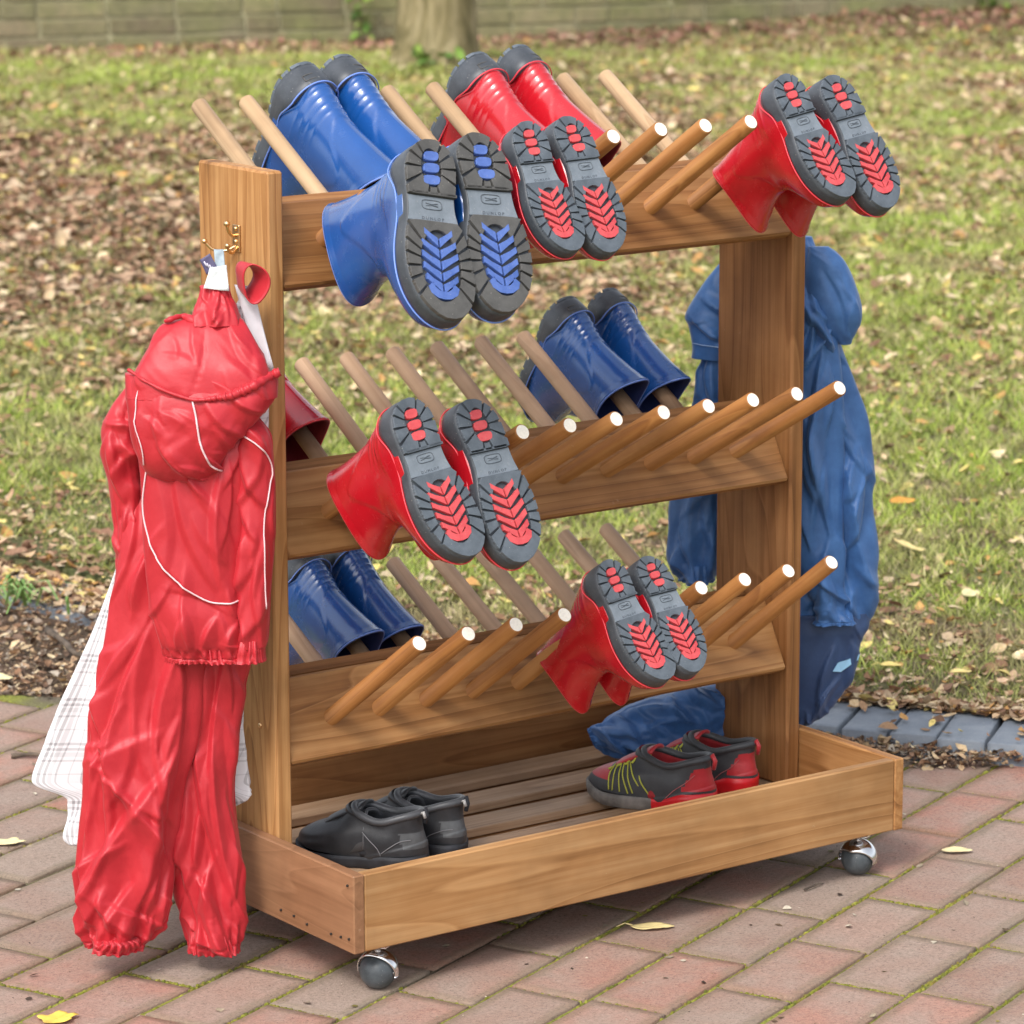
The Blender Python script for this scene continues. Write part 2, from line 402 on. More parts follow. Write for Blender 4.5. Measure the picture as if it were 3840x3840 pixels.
# ------------------------------------------------------------------ wellington boots
# local frame: toe along +X, heel back at x=0, shaft up +Z, sole bottom at z=0, drawn for a 0.20 m sole
PROF = [(.012, .004, .198, .0290, .0365), (.022, .002, .199, .0300, .0375), (.033, .002, .196, .0305, .0370),
        (.045, .003, .188, .0305, .0350), (.055, .005, .173, .0300, .0325), (.064, .007, .156, .0295, .0305),
        (.076, .008, .137, .0290, .0290), (.088, .009, .123, .0290, .0285), (.104, .008, .115, .0295, .0290),
        (.122, .006, .112, .0305, .0300), (.142, .003, .113, .0320, .0310), (.160, -.001, .117, .0330, .0318),
        (.176, -.004, .121, .0340, .0322)]
def sole_half(x, L=.2):
    """half width of the sole outline at x"""
    t = min(max(x/L, 0), 1)
    w = .0295+.0085*sm(.30, .70, t)-.0026*math.exp(-((t-.40)/.13)**2)
    e = 1.0
    if t < .17: e = math.sqrt(max(0, 1-((.17-t)/.17)**2))
    if t > .72: e = math.sqrt(max(0, 1-((t-.72)/.28)**2))
    return w*e
def bend(x, side):    # slight left/right asymmetry of the last
    t = x/.2; return side*(.0065*math.sin(math.pi*min(max(t, 0), 1)*1.1)-.003)
def upper_mesh(side):
    nh, nf = 96, 88
    P = crv(PROF, nh); V = []; F = []
    def ring(h, xb, xf, wh, wf, inset=0, k=None):
        out = []
        a = (xf-xb)/2-inset; xm = (xf+xb)/2; foot = 1-sm(.045, .085, h)
        for j in range(nf):
            ph = 2*math.pi*j/nf; c, s = math.cos(ph), math.sin(ph)
            ex = 1-.18*foot
            cx = math.copysign(abs(c)**(1-.08*foot), c)
            x = xm+a*cx; t = (1+cx)/2
            wv = (wh+(wf-wh)*t)*(1-.10*foot*math.exp(-((t-.40)/.15)**2))-inset
            y = math.copysign(abs(s)**ex, s)*wv
            nx, ny = c, s
            d = 0
            if not inset:
                back = sm(.15, .75, -c)
                for q in range(4):
                    hk = .048+q*.0095+.004*c
                    d += .0008*back*math.exp(-((h-hk)/.0017)**2)
                an = abs(math.atan2(s, c))
                hc = .092+.050*math.exp(-((an-1.75)/.50)**2)-.01*sm(2.4, 3.1, an)
                d += .0011*(1-sm(hc-.0012, hc+.0012, h))
                hc2 = .040+.020*math.exp(-((an-2.2)/.35)**2)
                d += .0008*(1-sm(hc2-.001, hc2+.001, h))*sm(1.5, 1.9, an)
                # cuff band and rim
                d += .0007*sm(.1665, .1675, h)+.0010*math.exp(-((h-.1745)/.0016)**2)
                # back seam
                d += .0006*math.exp(-((an-math.pi)/.035)**2)*sm(.08, .1, h)
            z = h
            top = sm(.10, .176, h)
            z += top*(-.011*c-.013*s*s+.003*c*c)
            out.append((x+nx*d, y+ny*d+bend(x, side)*foot*.8, z))
        return out
    for i in range(nh): V += ring(*P[i])
    last = P[-1]; hs = [.1772, .1763, .165, .15, .13, .11, .09, .07, .05, .03, .02]
    for q, h in enumerate(hs):
        i = int(np.argmin(abs(P[:, 0]-h))); r_ = list(P[i]); r_[0] = h
        V += ring(*r_, inset=.0008 if q == 0 else .0032)
    n = nh+len(hs)
    for i in range(n-1):
        for j in range(nf): F.append((i*nf+j, i*nf+(j+1) % nf, (i+1)*nf+(j+1) % nf, (i+1)*nf+j))
    F.append(tuple((n-1)*nf+j for j in range(nf))); F.append(tuple(range(nf))[::-1])
    me = mesh('upper', V, F)
    mi = np.zeros(len(me.polygons), int); mi[(nh)*nf:] = 1; mi[-1] = 0
    me.polygons.foreach_set('material_index', mi); return me
def outline(n, side, grow=0, ox=.1):
    """closed sole outline, angle-parametrised"""
    pts = []
    for j in range(n):
        ph = 2*math.pi*j/n; u = (1-math.cos(ph))/2      # 0 heel -> 1 toe -> 0
        x = .2*(u if True else u)
        y = sole_half(x)*(1 if ph < math.pi else -1)
        if j == 0 or 2*j == n: y = 0
        x2 = .1+(x-.1)*(1+grow/.1); y2 = y*(1+grow/.034)
        pts.append((x2, y2+bend(x, side)))
    return pts
def sole_mesh(side):
    """side wall of the sole, higher round the heel, with the scalloped tread edge"""
    n = 120; V = []; F = []
    lev = [(.0042, -.0012), (.0046, .0), (.010, .0006), (.015, .0012), (.0190, .0016), (.0215, .0010), (.0225, -.0015)]
    for z, g in lev:
        o = outline(n, side, g)
        for j, (x, y) in enumerate(o):
            ph = 2*math.pi*j/n; heel = 1-sm(.02, .055, x)
            sc_ = (.0006*math.sin(j*math.pi/2.5) if z < .012 else 0)*sm(.05, .08, x)
            zz = z+max(0, (z-.0150)/.0075)*heel*.014
            V.append((x, y*(1+sc_*12), zz))
    m = len(lev)
    for i in range(m-1):
        for j in range(n): F.append((i*n+j, (i+1)*n+j, (i+1)*n+(j+1) % n, i*n+(j+1) % n))
    F.append(tuple(range(n))); F.append(tuple((m-1)*n+j for j in range(n))[::-1])
    return mesh('sole', V, F, True)
def inside_r(cx, cy, th, x0, x1, side, mar=.0006):
    r = .002
    while r < .14:
        x = cx+math.cos(th)*r; y = cy+math.sin(th)*r
        if not (x0 <= x <= x1) or abs(y-bend(x, side)) > sole_half(x)-mar: return r
        r += .0006
    return r
def blk(poly, z0, z1, ch=.0006):
    """closed raised block with a chamfered lower face (lug); poly is convex-ish, ccw, z1 < z0 is the tip"""
    n = len(poly); cx = sum(p[0] for p in poly)/n; cy = sum(p[1] for p in poly)/n; V = []
    for z, k in ((z0, 0), (z1+.0009, 0), (z1, ch)):
        for (x, y) in poly:
            dx, dy = x-cx, y-cy; l = math.hypot(dx, dy)+1e-9
            V.append((x-dx/l*k, y-dy/l*k, z))
    F = []
    for i in range(2):
        for j in range(n): F.append((i*n+j, (i+1)*n+j, (i+1)*n+(j+1) % n, i*n+(j+1) % n))
    F.append(tuple(2*n+j for j in range(n))); return V, F
def tread_mesh(side):
    parts = []
    def ringblocks(cx, x0, x1, ia, ib, cuts, gap):
        for q in range(len(cuts)):
            a0 = cuts[q]; a1 = cuts[(q+1) % len(cuts)]
            if a1 <= a0: a1 += 2*math.pi
            cy = bend(cx, side); m = 9; rm = (inside_r(cx, cy, (a0+a1)/2, x0, x1, side)+.02)/2
            da = gap/2/rm; outer = []; inner = []
            for k in range(m):
                th = a0+da+(a1-a0-2*da)*k/(m-1); ro = inside_r(cx, cy, th, x0, x1, side); ri = ia*ib/math.hypot(ib*math.cos(th), ia*math.sin(th))
                outer.append((cx+math.cos(th)*ro, cy+math.sin(th)*ro)); inner.append((cx+math.cos(th)*ri, cy+math.sin(th)*ri))
            # strip of quads -> one block
            V = []; F = []
            for z in (.0045, .0008, .0):
                kk = .0005 if z == 0 else 0
                for k in range(m):
                    o_, i_ = outer[k], inner[k]; dx, dy = o_[0]-i_[0], o_[1]-i_[1]; l = math.hypot(dx, dy)
                    V.append((o_[0]-dx/l*kk, o_[1]-dy/l*kk, z)); V.append((i_[0]+dx/l*kk, i_[1]+dy/l*kk, z))
            w2 = 2*m
            for s_ in range(2):
                b = s_*w2
                for k in range(m-1):
                    F.append((b+2*k, b+2*k+2, b+w2+2*k+2, b+w2+2*k)); F.append((b+2*k+1, b+w2+2*k+1, b+w2+2*k+3, b+2*k+3))
                F.append((b, b+w2, b+w2+1, b+1)); F.append((b+2*m-2, b+2*m-1, b+w2+2*m-1, b+w2+2*m-2))
            b = 2*w2
            for k in range(m-1): F.append((b+2*k, b+2*k+2, b+2*k+3, b+2*k+1))
            parts.append((V, F))
    dg = lambda L_: [R(a) for a in L_]
    ringblocks(.033, .0005, .0630, .0215, .0118, dg([12, 58, 92, 126, 152, 208, 234, 268, 302, 348]), .0030)
    parts.append(([(x, y, z) for z in (.0045, .0) for (x, y) in ((.0605, -.026), (.0635, -.026), (.0635, .026), (.0605, .026))], [(0, 1, 5, 4), (1, 2, 6, 5), (2, 3, 7, 6), (3, 0, 4, 7), (7, 6, 5, 4)]))
    ringblocks(.142, .0930, .1995, .0395, .0232, dg([-40, 40, 64, 86, 108, 126, 143, 217, 234, 252, 274, 296]), .0027)
    return mesh('tread', *merge(parts), smooth=False)
def insert_mesh(side):
    parts = []; by = bend(.142, side)
    for k, cx in enumerate((.0195, .0330, .0465)):       # heel pills
        b_ = bend(cx, side); wv = (.0088, .0096, .0102)[k]
        parts.append(blk([(cx+.0058*math.copysign(abs(math.cos(a))**.6, math.cos(a)), b_+wv*math.copysign(abs(math.sin(a))**.75, math.sin(a))+.0015*math.cos(a)) for a in [i*math.pi/6 for i in range(12)]], .0045, -.0002))
    for k in range(5):                                   # forefoot chevrons pointing at the toe
        x = .1055+k*.0126; wv = (.0165, .0195, .0208, .0200, .0180)[k]
        for s in (-1, 1):
            g = .0011*s
            q = [(x+.0060, by+g), (x+.0006, by+s*wv*.60), (x-.0046, by+s*wv), (x+.0022, by+s*wv*1.02), (x+.0078, by+s*wv*.62), (x+.0158, by+g)]
            parts.append(blk(q if s > 0 else q[::-1], .0045, -.0002, .0005))
    q = [(.1660, by-.0180), (.1730, by-.0155), (.1780, by-.0078), (.1790, by), (.1780, by+.0078), (.1730, by+.0155), (.1660, by+.0180)]
    for i in range(len(q)-1):                            # U at the toe end
        a, b_ = q[i], q[i+1]; sh = lambda p: ((p[0]-.142)*.76+.142+.0005, (p[1]-by)*.66+by)
        V = [(*p, z) for z in (.0045, -.0002) for p in (a, b_, sh(b_), sh(a))]
        parts.append((V, [(0, 1, 5, 4), (2, 3, 7, 6), (3, 0, 4, 7), (1, 2, 6, 5), (7, 6, 5, 4)]))
    return mesh('tread_insert', *merge(parts), smooth=False)
def arch_mesh(side):
    # thin light plate on the arch with a small raised rounded frame as emblem
    V = []; n = 24
    xs = [.0645+.0275*i/9 for i in range(10)]
    for z in (.0048, .0034):
        for x in xs: V.append((x, bend(x, side)-sole_half(x)+.0012, z))
        for x in xs[::-1]: V.append((x, bend(x, side)+sole_half(x)-.0012, z))
    F = [tuple(range(20, 40))]+[(i, (i+1) % 20, 20+(i+1) % 20, 20+i) for i in range(20)]
    return mesh('arch_plate', V, F, smooth=False)
def emblem_mesh(side):
    cx, cy = .0735, bend(.0735, side)
    pts = []
    for i in range(32):
        a = 2*math.pi*i/32; c, s = math.cos(a), math.sin(a)
        pts.append((cx+.0052*math.copysign(abs(c)**.5, c), cy+.0115*math.copysign(abs(s)**.5, s), .0032))
    m1 = tube_mesh('e', pts, .00055, 6, closed=True)
    V = [tuple(v.co) for v in m1.vertices]; F = [tuple(p.vertices) for p in m1.polygons]; parts = [(V, F)]
    for dx in (-.0015, .0015):
        m2 = tube_mesh('e', [(cx+dx, cy-.007, .0032), (cx+dx*.3, cy, .0032), (cx+dx, cy+.007, .0032)], .0005, 6)
        parts.append(([tuple(v.co) for v in m2.vertices], [tuple(p.vertices) for p in m2.polygons]))
    return mesh('emblem', *merge(parts))
def letters_mesh(side):
    cu = bpy.data.curves.new('t', 'FONT'); cu.body = 'D U N L O P'; cu.size = .0048; cu.align_x = 'CENTER'; cu.extrude = .0004; cu.resolution_u = 2
    o = bpy.data.objects.new('t', cu); COL.objects.link(o); dg = bpy.context.evaluated_depsgraph_get()
    me = bpy.data.meshes.new_from_object(o.evaluated_get(dg)); bpy.data.objects.remove(o)
    M_ = Matrix.Translation((.0905, bend(.09, side), .0034)) @ Matrix(((0, -1, 0, 0), (-1, 0, 0, 0), (0, 0, -1, 0), (0, 0, 0, 1)))
    me.transform(M_); me.name = 'lettering'; return me
def heelmark_mesh(side):
    parts = []
    for z, h_ in ((.0290, .0007), (.0215, .0007)):
        m = tube_mesh('e', [(-.0012+.0105*(abs(y)/.012)**2*.35, y, z) for y in (-.011, -.006, 0, .006, .011)], h_, 6)
        parts.append(([tuple(v.co) for v in m.vertices], [tuple(q.vertices) for q in m.polygons]))
    for s_ in (-1, 1):
        m = tube_mesh('e', [(.0016, s_*.011, .0290), (.0016, s_*.011, .0215)], .0007, 6)
        parts.append(([tuple(v.co) for v in m.vertices], [tuple(q.vertices) for q in m.polygons]))
    return mesh('heel_mark', *merge(parts))
def rim_mesh(side):
    n = 96; o = outline(n, side, .0019); pts = []
    for (x, y) in o: pts.append((x, y, .0226+(1-sm(.02, .055, x))*.0140))
    return tube_mesh('trim', pts, .0009, 6, closed=True)
def cuffrim_mesh():
    pts = []
    h, xb, xf, wh, wf = PROF[-1]
    for j in range(72):
        ph = 2*math.pi*j/72; c, s = math.cos(ph), math.sin(ph); x = (xb+xf)/2+(xf-xb)/2*c
        pts.append((x, s*(wh+(wf-wh)*(1+c)/2), h-.011*c-.013*s*s+.003*c*c+.0003))
    return tube_mesh('cuff_trim', pts, .0013, 6, closed=True)
BM = {}
for side in (-1, 1):
    BM['upper', side] = upper_mesh(side); BM['sole', side] = sole_mesh(side); BM['tread', side] = tread_mesh(side)
    BM['ins', side] = insert_mesh(side); BM['arch', side] = arch_mesh(side); BM['emb', side] = emblem_mesh(side)
    BM['let', side] = letters_mesh(side); BM['rim', side] = rim_mesh(side)
BM['cuff'] = cuffrim_mesh(); BM['hm'] = heelmark_mesh(1)
MC = {}
def inst(name, key, mats, parent, lean=0):
    k = (key, tuple(m.name for m in mats), lean)
    if k not in MC:
        me = BM[key].copy(); me.name = name
        if lean:
            for v in me.vertices:      # limp shaft sagging towards the toe
                q = max(0, v.co.z-.050); v.co.x += lean*q*(1.0+1.6*q)+.012*lean*math.sin(q*24); v.co.y *= 1-.25*abs(lean)*min(1, q*9)
            me.update()
        for m in mats: me.materials.append(m)
        MC[k] = me
    o = bpy.data.objects.new(name, MC[k]); COL.objects.link(o); o.parent = parent; return o
def boot(row, i, back, spin, slide, tsh, tilt, lat, L, colr, side, label, group, brown=False, tall=1.0, lean=0):
    yb, zb, yt, zt, yk, zk, sl, _ = rows[row]
    if back:
        tip = Vector((X0+SP*i, yk, zk)); d = Vector((0, 1, sl)).normalized()
    else:
        tip = Vector((X0+SP*i, yt, zt)); d = Vector((0, yt-yb, zt-zb)).normalized()
    t0 = Vector((0, d.z*(-1 if not back else 1), -abs(d.y)))
    t = t0*math.cos(spin)+Vector((1, 0, 0))*math.sin(spin); lt = d.cross(t)
    t, d = t*math.cos(tilt)+d*math.sin(tilt), d*math.cos(tilt)-t*math.sin(tilt)
    L *= .975; k = L/.2
    A = tip+d*slide+t*(tsh-.004)+lt*lat-t*(.25*L)
    e = empty('wellington_boot', A, label, 'wellington boot', group)
    X_, Z_ = t, -d; Y_ = Z_.cross(X_)
    m = Matrix.Identity(4)
    for a, v in enumerate((X_, Y_, Z_)):
        for b_ in range(3): m[b_][a] = v[b_]*k*(tall if a == 2 else 1)
    for b_ in range(3): m[b_][3] = A[b_]
    e.matrix_world = m
    red = colr == 'red'
    inst('upper', ('upper', side), [RB_RED if red else RB_BLUE, LIN_R if red else LIN_B], e, lean)
    c = BM['cuff']; inst('cuff_trim', 'cuff', [RIM_R if red else RIM_B], e, lean)
    s = inst('sole', ('sole', side), [SOLE_D], e)
    inst('trim', ('rim', side), [RIM_R if red else RIM_B], e)
    q = inst('tread', ('tread', side), [SOLE_M if brown else SOLE_G], s); q['kind'] = 'stuff'
    q = inst('tread_insert', ('ins', side), [INS_R if red else INS_B], s); q['kind'] = 'stuff'
    inst('arch_plate', ('arch', side), [SOLE_A], s)
    if back: inst('heel_mark', 'hm', [SOLE_M], s)
    inst('emblem', ('emb', side), [SOLE_G], s)
    inst('lettering', ('let', side), [SOLE_G], s)
    return e
r_ = R
G1 = 'wellington boots upended on the front pegs'; G2 = 'wellington boots upended on the rear pegs'
boot(0, 0, 0, r_(-12.4), .015, .053, r_(-3.2), .009, .239, 'blue', 1, 'front blue boot at the left end of the top row, whole blue shaft in view', G1, True, tall=1.06, lean=-.05)
boot(0, 1, 0, r_(-8.7), .015, .051, r_(-3.4), .009, .240, 'blue', -1, 'front blue boot with brownish sole, tucked between its blue twin and a red boot', G1, True, tall=1.06, lean=-.05)
boot(0, 2, 0, r_(.8), .016, .029, r_(-.2), .009, .181, 'red', 1, 'small front red boot of the top row right beside the blue pair', G1)
boot(0, 3, 0, r_(1.7), .016, .028, r_(-2.5), .001, .188, 'red', -1, 'small front red boot of the top row just left of the bare pegs', G1)
boot(0, 8, 0, r_(9.1), .016, -.007, r_(.3), 0, .187, 'red', 1, 'front red boot near the right end of the top row, whole shaft in view', G1, tall=1.10, lean=.28)
boot(0, 9, 0, r_(8.2), .016, .002, r_(-2.5), .002, .197, 'red', -1, 'outermost red boot at the top right, half behind its twin', G1, tall=1.10, lean=.28)
boot(1, 0, 0, r_(6.7), .016, -.003, r_(.5), -.011, .215, 'red', 1, 'front red boot of the middle row with its whole shaft in view', G1, lean=.15)
boot(1, 1, 0, r_(3.3), .016, .011, r_(-.7), .005, .219, 'red', -1, 'front red boot of the middle row next to the bare pegs', G1, lean=.15)
boot(2, 4, 0, r_(7.8), .017, -.007, r_(-.8), .012, .178, 'red', 1, 'front red boot of the bottom row whose pointed cuff hangs below the plank', G1, tall=1.24, lean=.30)
boot(2, 5, 0, r_(3.6), .016, -.007, r_(.4), .001, .171, 'red', -1, 'small front red boot of the bottom row, right one of its pair', G1, tall=1.24, lean=.30)
boot(0, 2, 1, r_(6), .016, .018, r_(-2), -.010, .242, 'blue', -1, 'rear blue boot of the top row nearer the left post', G2, False, 1.16)
boot(0, 3, 1, r_(2), .030, .018, r_(-2), -.010, .240, 'blue', 1, 'rear blue boot of the top row, right one with its heel highest', G2, False, 1.16)
boot(0, 6, 1, r_(4), .020, .018, r_(-2), .0, .225, 'red', -1, 'rear red boot of the top row, left one, crossed by a pale peg', G2, False, 1.16)
boot(0, 7, 1, r_(0), .034, .020, r_(-2), -.010, .225, 'red', 1, 'rear red boot of the top row with the highest grey heel', G2, False, 1.16)
boot(1, 8, 1, r_(4), .020, .010, r_(-2), .0, .215, 'blue', -1, 'rear blue boot of the middle row whose toe passes behind two pegs', G2)
boot(1, 9, 1, r_(0), .028, .010, r_(-2), -.008, .215, 'blue', 1, 'rear dark blue boot of the middle row, right one next to the right post', G2, lean=.08)
boot(1, 0, 1, r_(4), .018, .010, r_(-2), .0, .20, 'red', -1, 'rear red boot of the middle row hidden behind the left post', G2)
boot(1, 1, 1, r_(4), .018, .012, r_(-2), .0, .20, 'red', 1, 'rear red boot of the middle row, open cuff showing beside the left post', G2)
boot(2, 2, 1, r_(4), .018, .014, r_(-2), .0, .215, 'blue', -1, 'rear blue boot of the bottom row right beside the left post', G2)
boot(2, 3, 1, r_(0), .030, .014, r_(-2), .0, .215, 'blue', 1, 'rear blue boot of the bottom row, right one beside the bare pinkish pegs', G2, lean=.08)
# ------------------------------------------------------------------ ground, paving, kerb
def fbm(x, y, z=0, o=4):
    return noise.fractal(Vector((x, y, z)), 1.0, 2.0, o)
def attr_mat(name, rough=.7, trans=0, bump=0, var=.0):
    s = NT(name); a = s.n('ShaderNodeAttribute', attribute_name='Col')
    c = a.outputs['Color']
    if var:
        tc = s.n('ShaderNodeTexCoord'); nz = s.n('ShaderNodeTexNoise', i_Scale=160, i_Detail=3); s.l(tc.outputs['Object'], nz.inputs[0])
        c = s.mix(var, c, s.mix(1.0, c, s.ramp(nz.outputs[0], [(.3, (.45, .42, .40)), (.7, (1.2, 1.15, 1.1))]), 'MULTIPLY'))
    return s.done(c, rough, Specular_IOR_Level=.3)
SOIL = (lambda s: (lambda tc, a, b: s.done(s.mix(s.ramp(b, [(.4, (0,)), (.62, (1,))]), s.ramp(a, [(.3, (.055, .036, .022)), (.6, (.12, .085, .055)), (.8, (.21, .16, .11))]), (.16, .10, .065)), .95, s.bump(a, .6, .01)))(
    None, (lambda n: (s.l(s.n('ShaderNodeTexCoord').outputs['Object'], n.inputs[0]), n.outputs[0])[1])(s.n('ShaderNodeTexNoise', i_Scale=60, i_Detail=8, i_Roughness=.75)),
    (lambda n: (s.l(s.n('ShaderNodeTexCoord').outputs['Object'], n.inputs[0]), n.outputs[0])[1])(s.n('ShaderNodeTexNoise', i_Scale=9, i_Detail=4))))(NT('soil_with_leaf_mould'))
g = link('ground', mesh('ground', [(-40, -40, -.014), (70, -40, -.014), (70, 70, -.014), (-40, 70, -.014)], [(0, 1, 2, 3)]), SOIL); tag(g, kind='structure')
# mossy joint bed under the pavers
def moss_mat():
    s = NT('mossy_joint_sand'); tc = s.n('ShaderNodeTexCoord')
    a = s.n('ShaderNodeTexNoise', i_Scale=3.2, i_Detail=3); b = s.n('ShaderNodeTexNoise', i_Scale=240, i_Detail=4)
    for n_ in (a, b): s.l(tc.outputs['Object'], n_.inputs[0])
    dirt = s.ramp(b.outputs[0], [(.35, (.07, .055, .035)), (.65, (.17, .14, .095))])
    moss = s.ramp(b.outputs[0], [(.35, (.10, .11, .014)), (.65, (.30, .31, .045))])
    return s.done(s.mix(s.ramp(a.outputs[0], [(.42, (0,)), (.54, (1,))]), dirt, moss), .95, s.bump(b.outputs[0], .6, .003))
MOSS = moss_mat()
TH = R(22.8); CT, ST = math.cos(TH), math.sin(TH)
def cs2xy(c, s_): return (s_*CT-c*ST, s_*ST+c*CT)
BND = [(-4, 2.9), (-1.2, 2.02), (.37, 1.60), (.62, 1.34), (.98, .80), (1.19, .50), (1.30, .405), (1.45, .315), (1.62, .02), (2.2, -1.2), (3.0, -3)]
def paved(x, y, mar=0):
    """on the paving side of the boundary line"""
    for (x0, y0), (x1, y1) in zip(BND, BND[1:]):
        if x0 <= x <= x1: return y < y0+(y1-y0)*(x-x0)/(x1-x0)-mar
    return False
pav = link('pavement', mesh('pavement', [(*p, -.0042) for p in [(-4, -4), (3.3, -4)]+[(x, y) for x, y in BND[::-1]]], [tuple(range(len(BND)+2))]), MOSS)
tag(pav, kind='structure')
def paver_mat():
    s = NT('weathered_clay_paver'); tc = s.n('ShaderNodeTexCoord'); oi = s.n('ShaderNodeObjectInfo')
    g_ = s.n('ShaderNodeNewGeometry'); P_ = g_.outputs['Position']
    r = oi.outputs['Random']
    base = s.ramp(r, [(0, (.33, .195, .150)), (.2, (.37, .255, .205)), (.4, (.43, .195, .145)), (.55, (.38, .290, .235)), (.72, (.31, .215, .175)), (.86, (.45, .230, .175)), (1, (.38, .275, .225))])
    big = s.n('ShaderNodeTexNoise', i_Scale=11, i_Detail=5, i_Roughness=.6); s.l(P_, big.inputs[0])
    fine = s.n('ShaderNodeTexNoise', i_Scale=170, i_Detail=8, i_Roughness=.85); s.l(P_, fine.inputs[0])
    grit = s.n('ShaderNodeTexNoise', i_Scale=420, i_Detail=3); s.l(P_, grit.inputs[0])
    c = s.mix(s.ramp(big.outputs[0], [(.36, (.08,)), (.66, (.75,))]), base, (.375, .300, .250))
    c = s.mix(.85, c, s.mix(1.0, c, s.ramp(fine.outputs[0], [(.34, (.45, .42, .40)), (.48, (.95, .95, .95)), (.56, (1.08, 1.06, 1.04)), (.70, (1.5, 1.45, 1.38))]), 'MULTIPLY'))
    c = s.mix(s.math('MULTIPLY', s.ramp(grit.outputs[0], [(.60, (0,)), (.68, (1,))]), .6), c, (.11, .08, .065))
    c = s.mix(s.math('MULTIPLY', s.ramp(grit.outputs[0], [(.26, (1,)), (.33, (0,))]), .4), c, (.62, .54, .45))
    # algae and grime near the joints (object space edges)
    sp = s.n('ShaderNodeSeparateXYZ'); s.l(tc.outputs['Object'], sp.inputs[0])
    ex = s.math('SUBTRACT', .1045, s.math('ABSOLUTE', sp.outputs[0])); ey = s.math('SUBTRACT', .0535, s.math('ABSOLUTE', sp.outputs[1]))
    e = s.math('MINIMUM', ex, ey); e = s.math('SUBTRACT', e, s.math('MULTIPLY', big.outputs[0], .020))
    c = s.mix(s.math('MULTIPLY', s.ramp(e, [(0, (1,)), (.008, (0,))]), .35), c, (.16, .13, .07))
    return s.done(c, .88, s.bump(fine.outputs[0], .8, .0030), Specular_IOR_Level=.25)
PAVER = paver_mat()
def paver_meshes(n, lx, ly, lz, wob, rag):
    out = []
    for q in range(n):
        rr = random.Random(q+50); nx, ny = 14, 8; V = []; F = []
        dx, dy = [rr.uniform(-wob, wob) for _ in range(4)], [rr.uniform(-wob, wob) for _ in range(4)]
        def P(i, j, z, ins):
            u, v = i/nx, j/ny
            x = -lx/2+lx*u; y = -ly/2+ly*v
            x += (dx[0]*(1-u)+dx[1]*u)*(1-v)+(dx[2]*(1-u)+dx[3]*u)*v; y += (dy[0]*(1-u)+dy[1]*u)*(1-v)+(dy[2]*(1-u)+dy[3]*u)*v
            r1 = rag*noise.noise(Vector((u*9+q*7, v*5, 3.3)))
            if i in (0, nx): x -= math.copysign(ins+abs(r1), x)
            if j in (0, ny): y -= math.copysign(ins+abs(r1), y)
            e = min(u, 1-u)*lx; e = min(e, min(v, 1-v)*ly)
            zz = z+.0006*noise.noise(Vector((u*4+q*3, v*3, 1)))
            return (x, y, zz)
        idx = {}
        for j in range(ny+1):
            for i in range(nx+1): idx[i, j] = len(V); V.append(P(i, j, 0, .0013))
        for j in range(ny):
            for i in range(nx): F.append((idx[i, j], idx[i+1, j], idx[i+1, j+1], idx[i, j+1]))
        per = [(i, 0) for i in range(nx)]+[(nx, j) for j in range(ny)]+[(i, ny) for i in range(nx, 0, -1)]+[(0, j) for j in range(ny, 0, -1)]
        a = [idx[p] for p in per]; b = []; c = []
        for p in per:
            x, y, z = P(*p, 0, 0); b.append(len(V)); V.append((x, y, -.0016))
        for p in per:
            x, y, z = P(*p, 0, 0); c.append(len(V)); V.append((x, y, -lz))
        m = len(per)
        for k in range(m):
            F.append((a[k], b[k], b[(k+1) % m], a[(k+1) % m])); F.append((b[k], c[k], c[(k+1) % m], b[(k+1) % m]))
        me = mesh('brick', V, F); out.append(me)
    return out
PM = paver_meshes(7, .2070, .1052, .03, .0014, .0022)
for me in PM: me.materials.append(PAVER)
LPX, WPX = .2135, .1115
seg = random.Random(3)
nb = 0; JN = []
for ci in range(-12, 26):
    c = -.2955+ci*WPX
    off = {0: .377, 1: .282, 2: .374}.get(-ci, seg.uniform(-.02, .02)+(.11 if ci % 2 else 0)+.27)
    if ci == 1: off = .365
    for si in range(-12, 22):
        s_ = off+LPX*(si+.5)
        x, y = cs2xy(c, s_)
        # only the part of the yard the picture can see (plus a margin)
        dx, dy = x+2.4297, y+3.6801; fw = dx*.5874+dy*.8093; rt_ = dx*.8093-dy*.5874
        if abs(rt_) > fw*.136+.20 or fw < 3.9 or not paved(x, y, -.04): continue
        o = bpy.data.objects.new('brick', PM[seg.randrange(7)]); COL.objects.link(o); o.parent = pav
        o.location = (x+seg.uniform(-.001, .001), y+seg.uniform(-.001, .001), seg.uniform(-.0012, .0012))
        o.rotation_euler = (seg.uniform(-.006, .006), seg.uniform(-.004, .004), TH+R(seg.uniform(-.5, .5))+(math.pi if seg.random() < .5 else 0)); nb += 1; JN.append((c, s_+LPX/2))
print('pavers', nb)
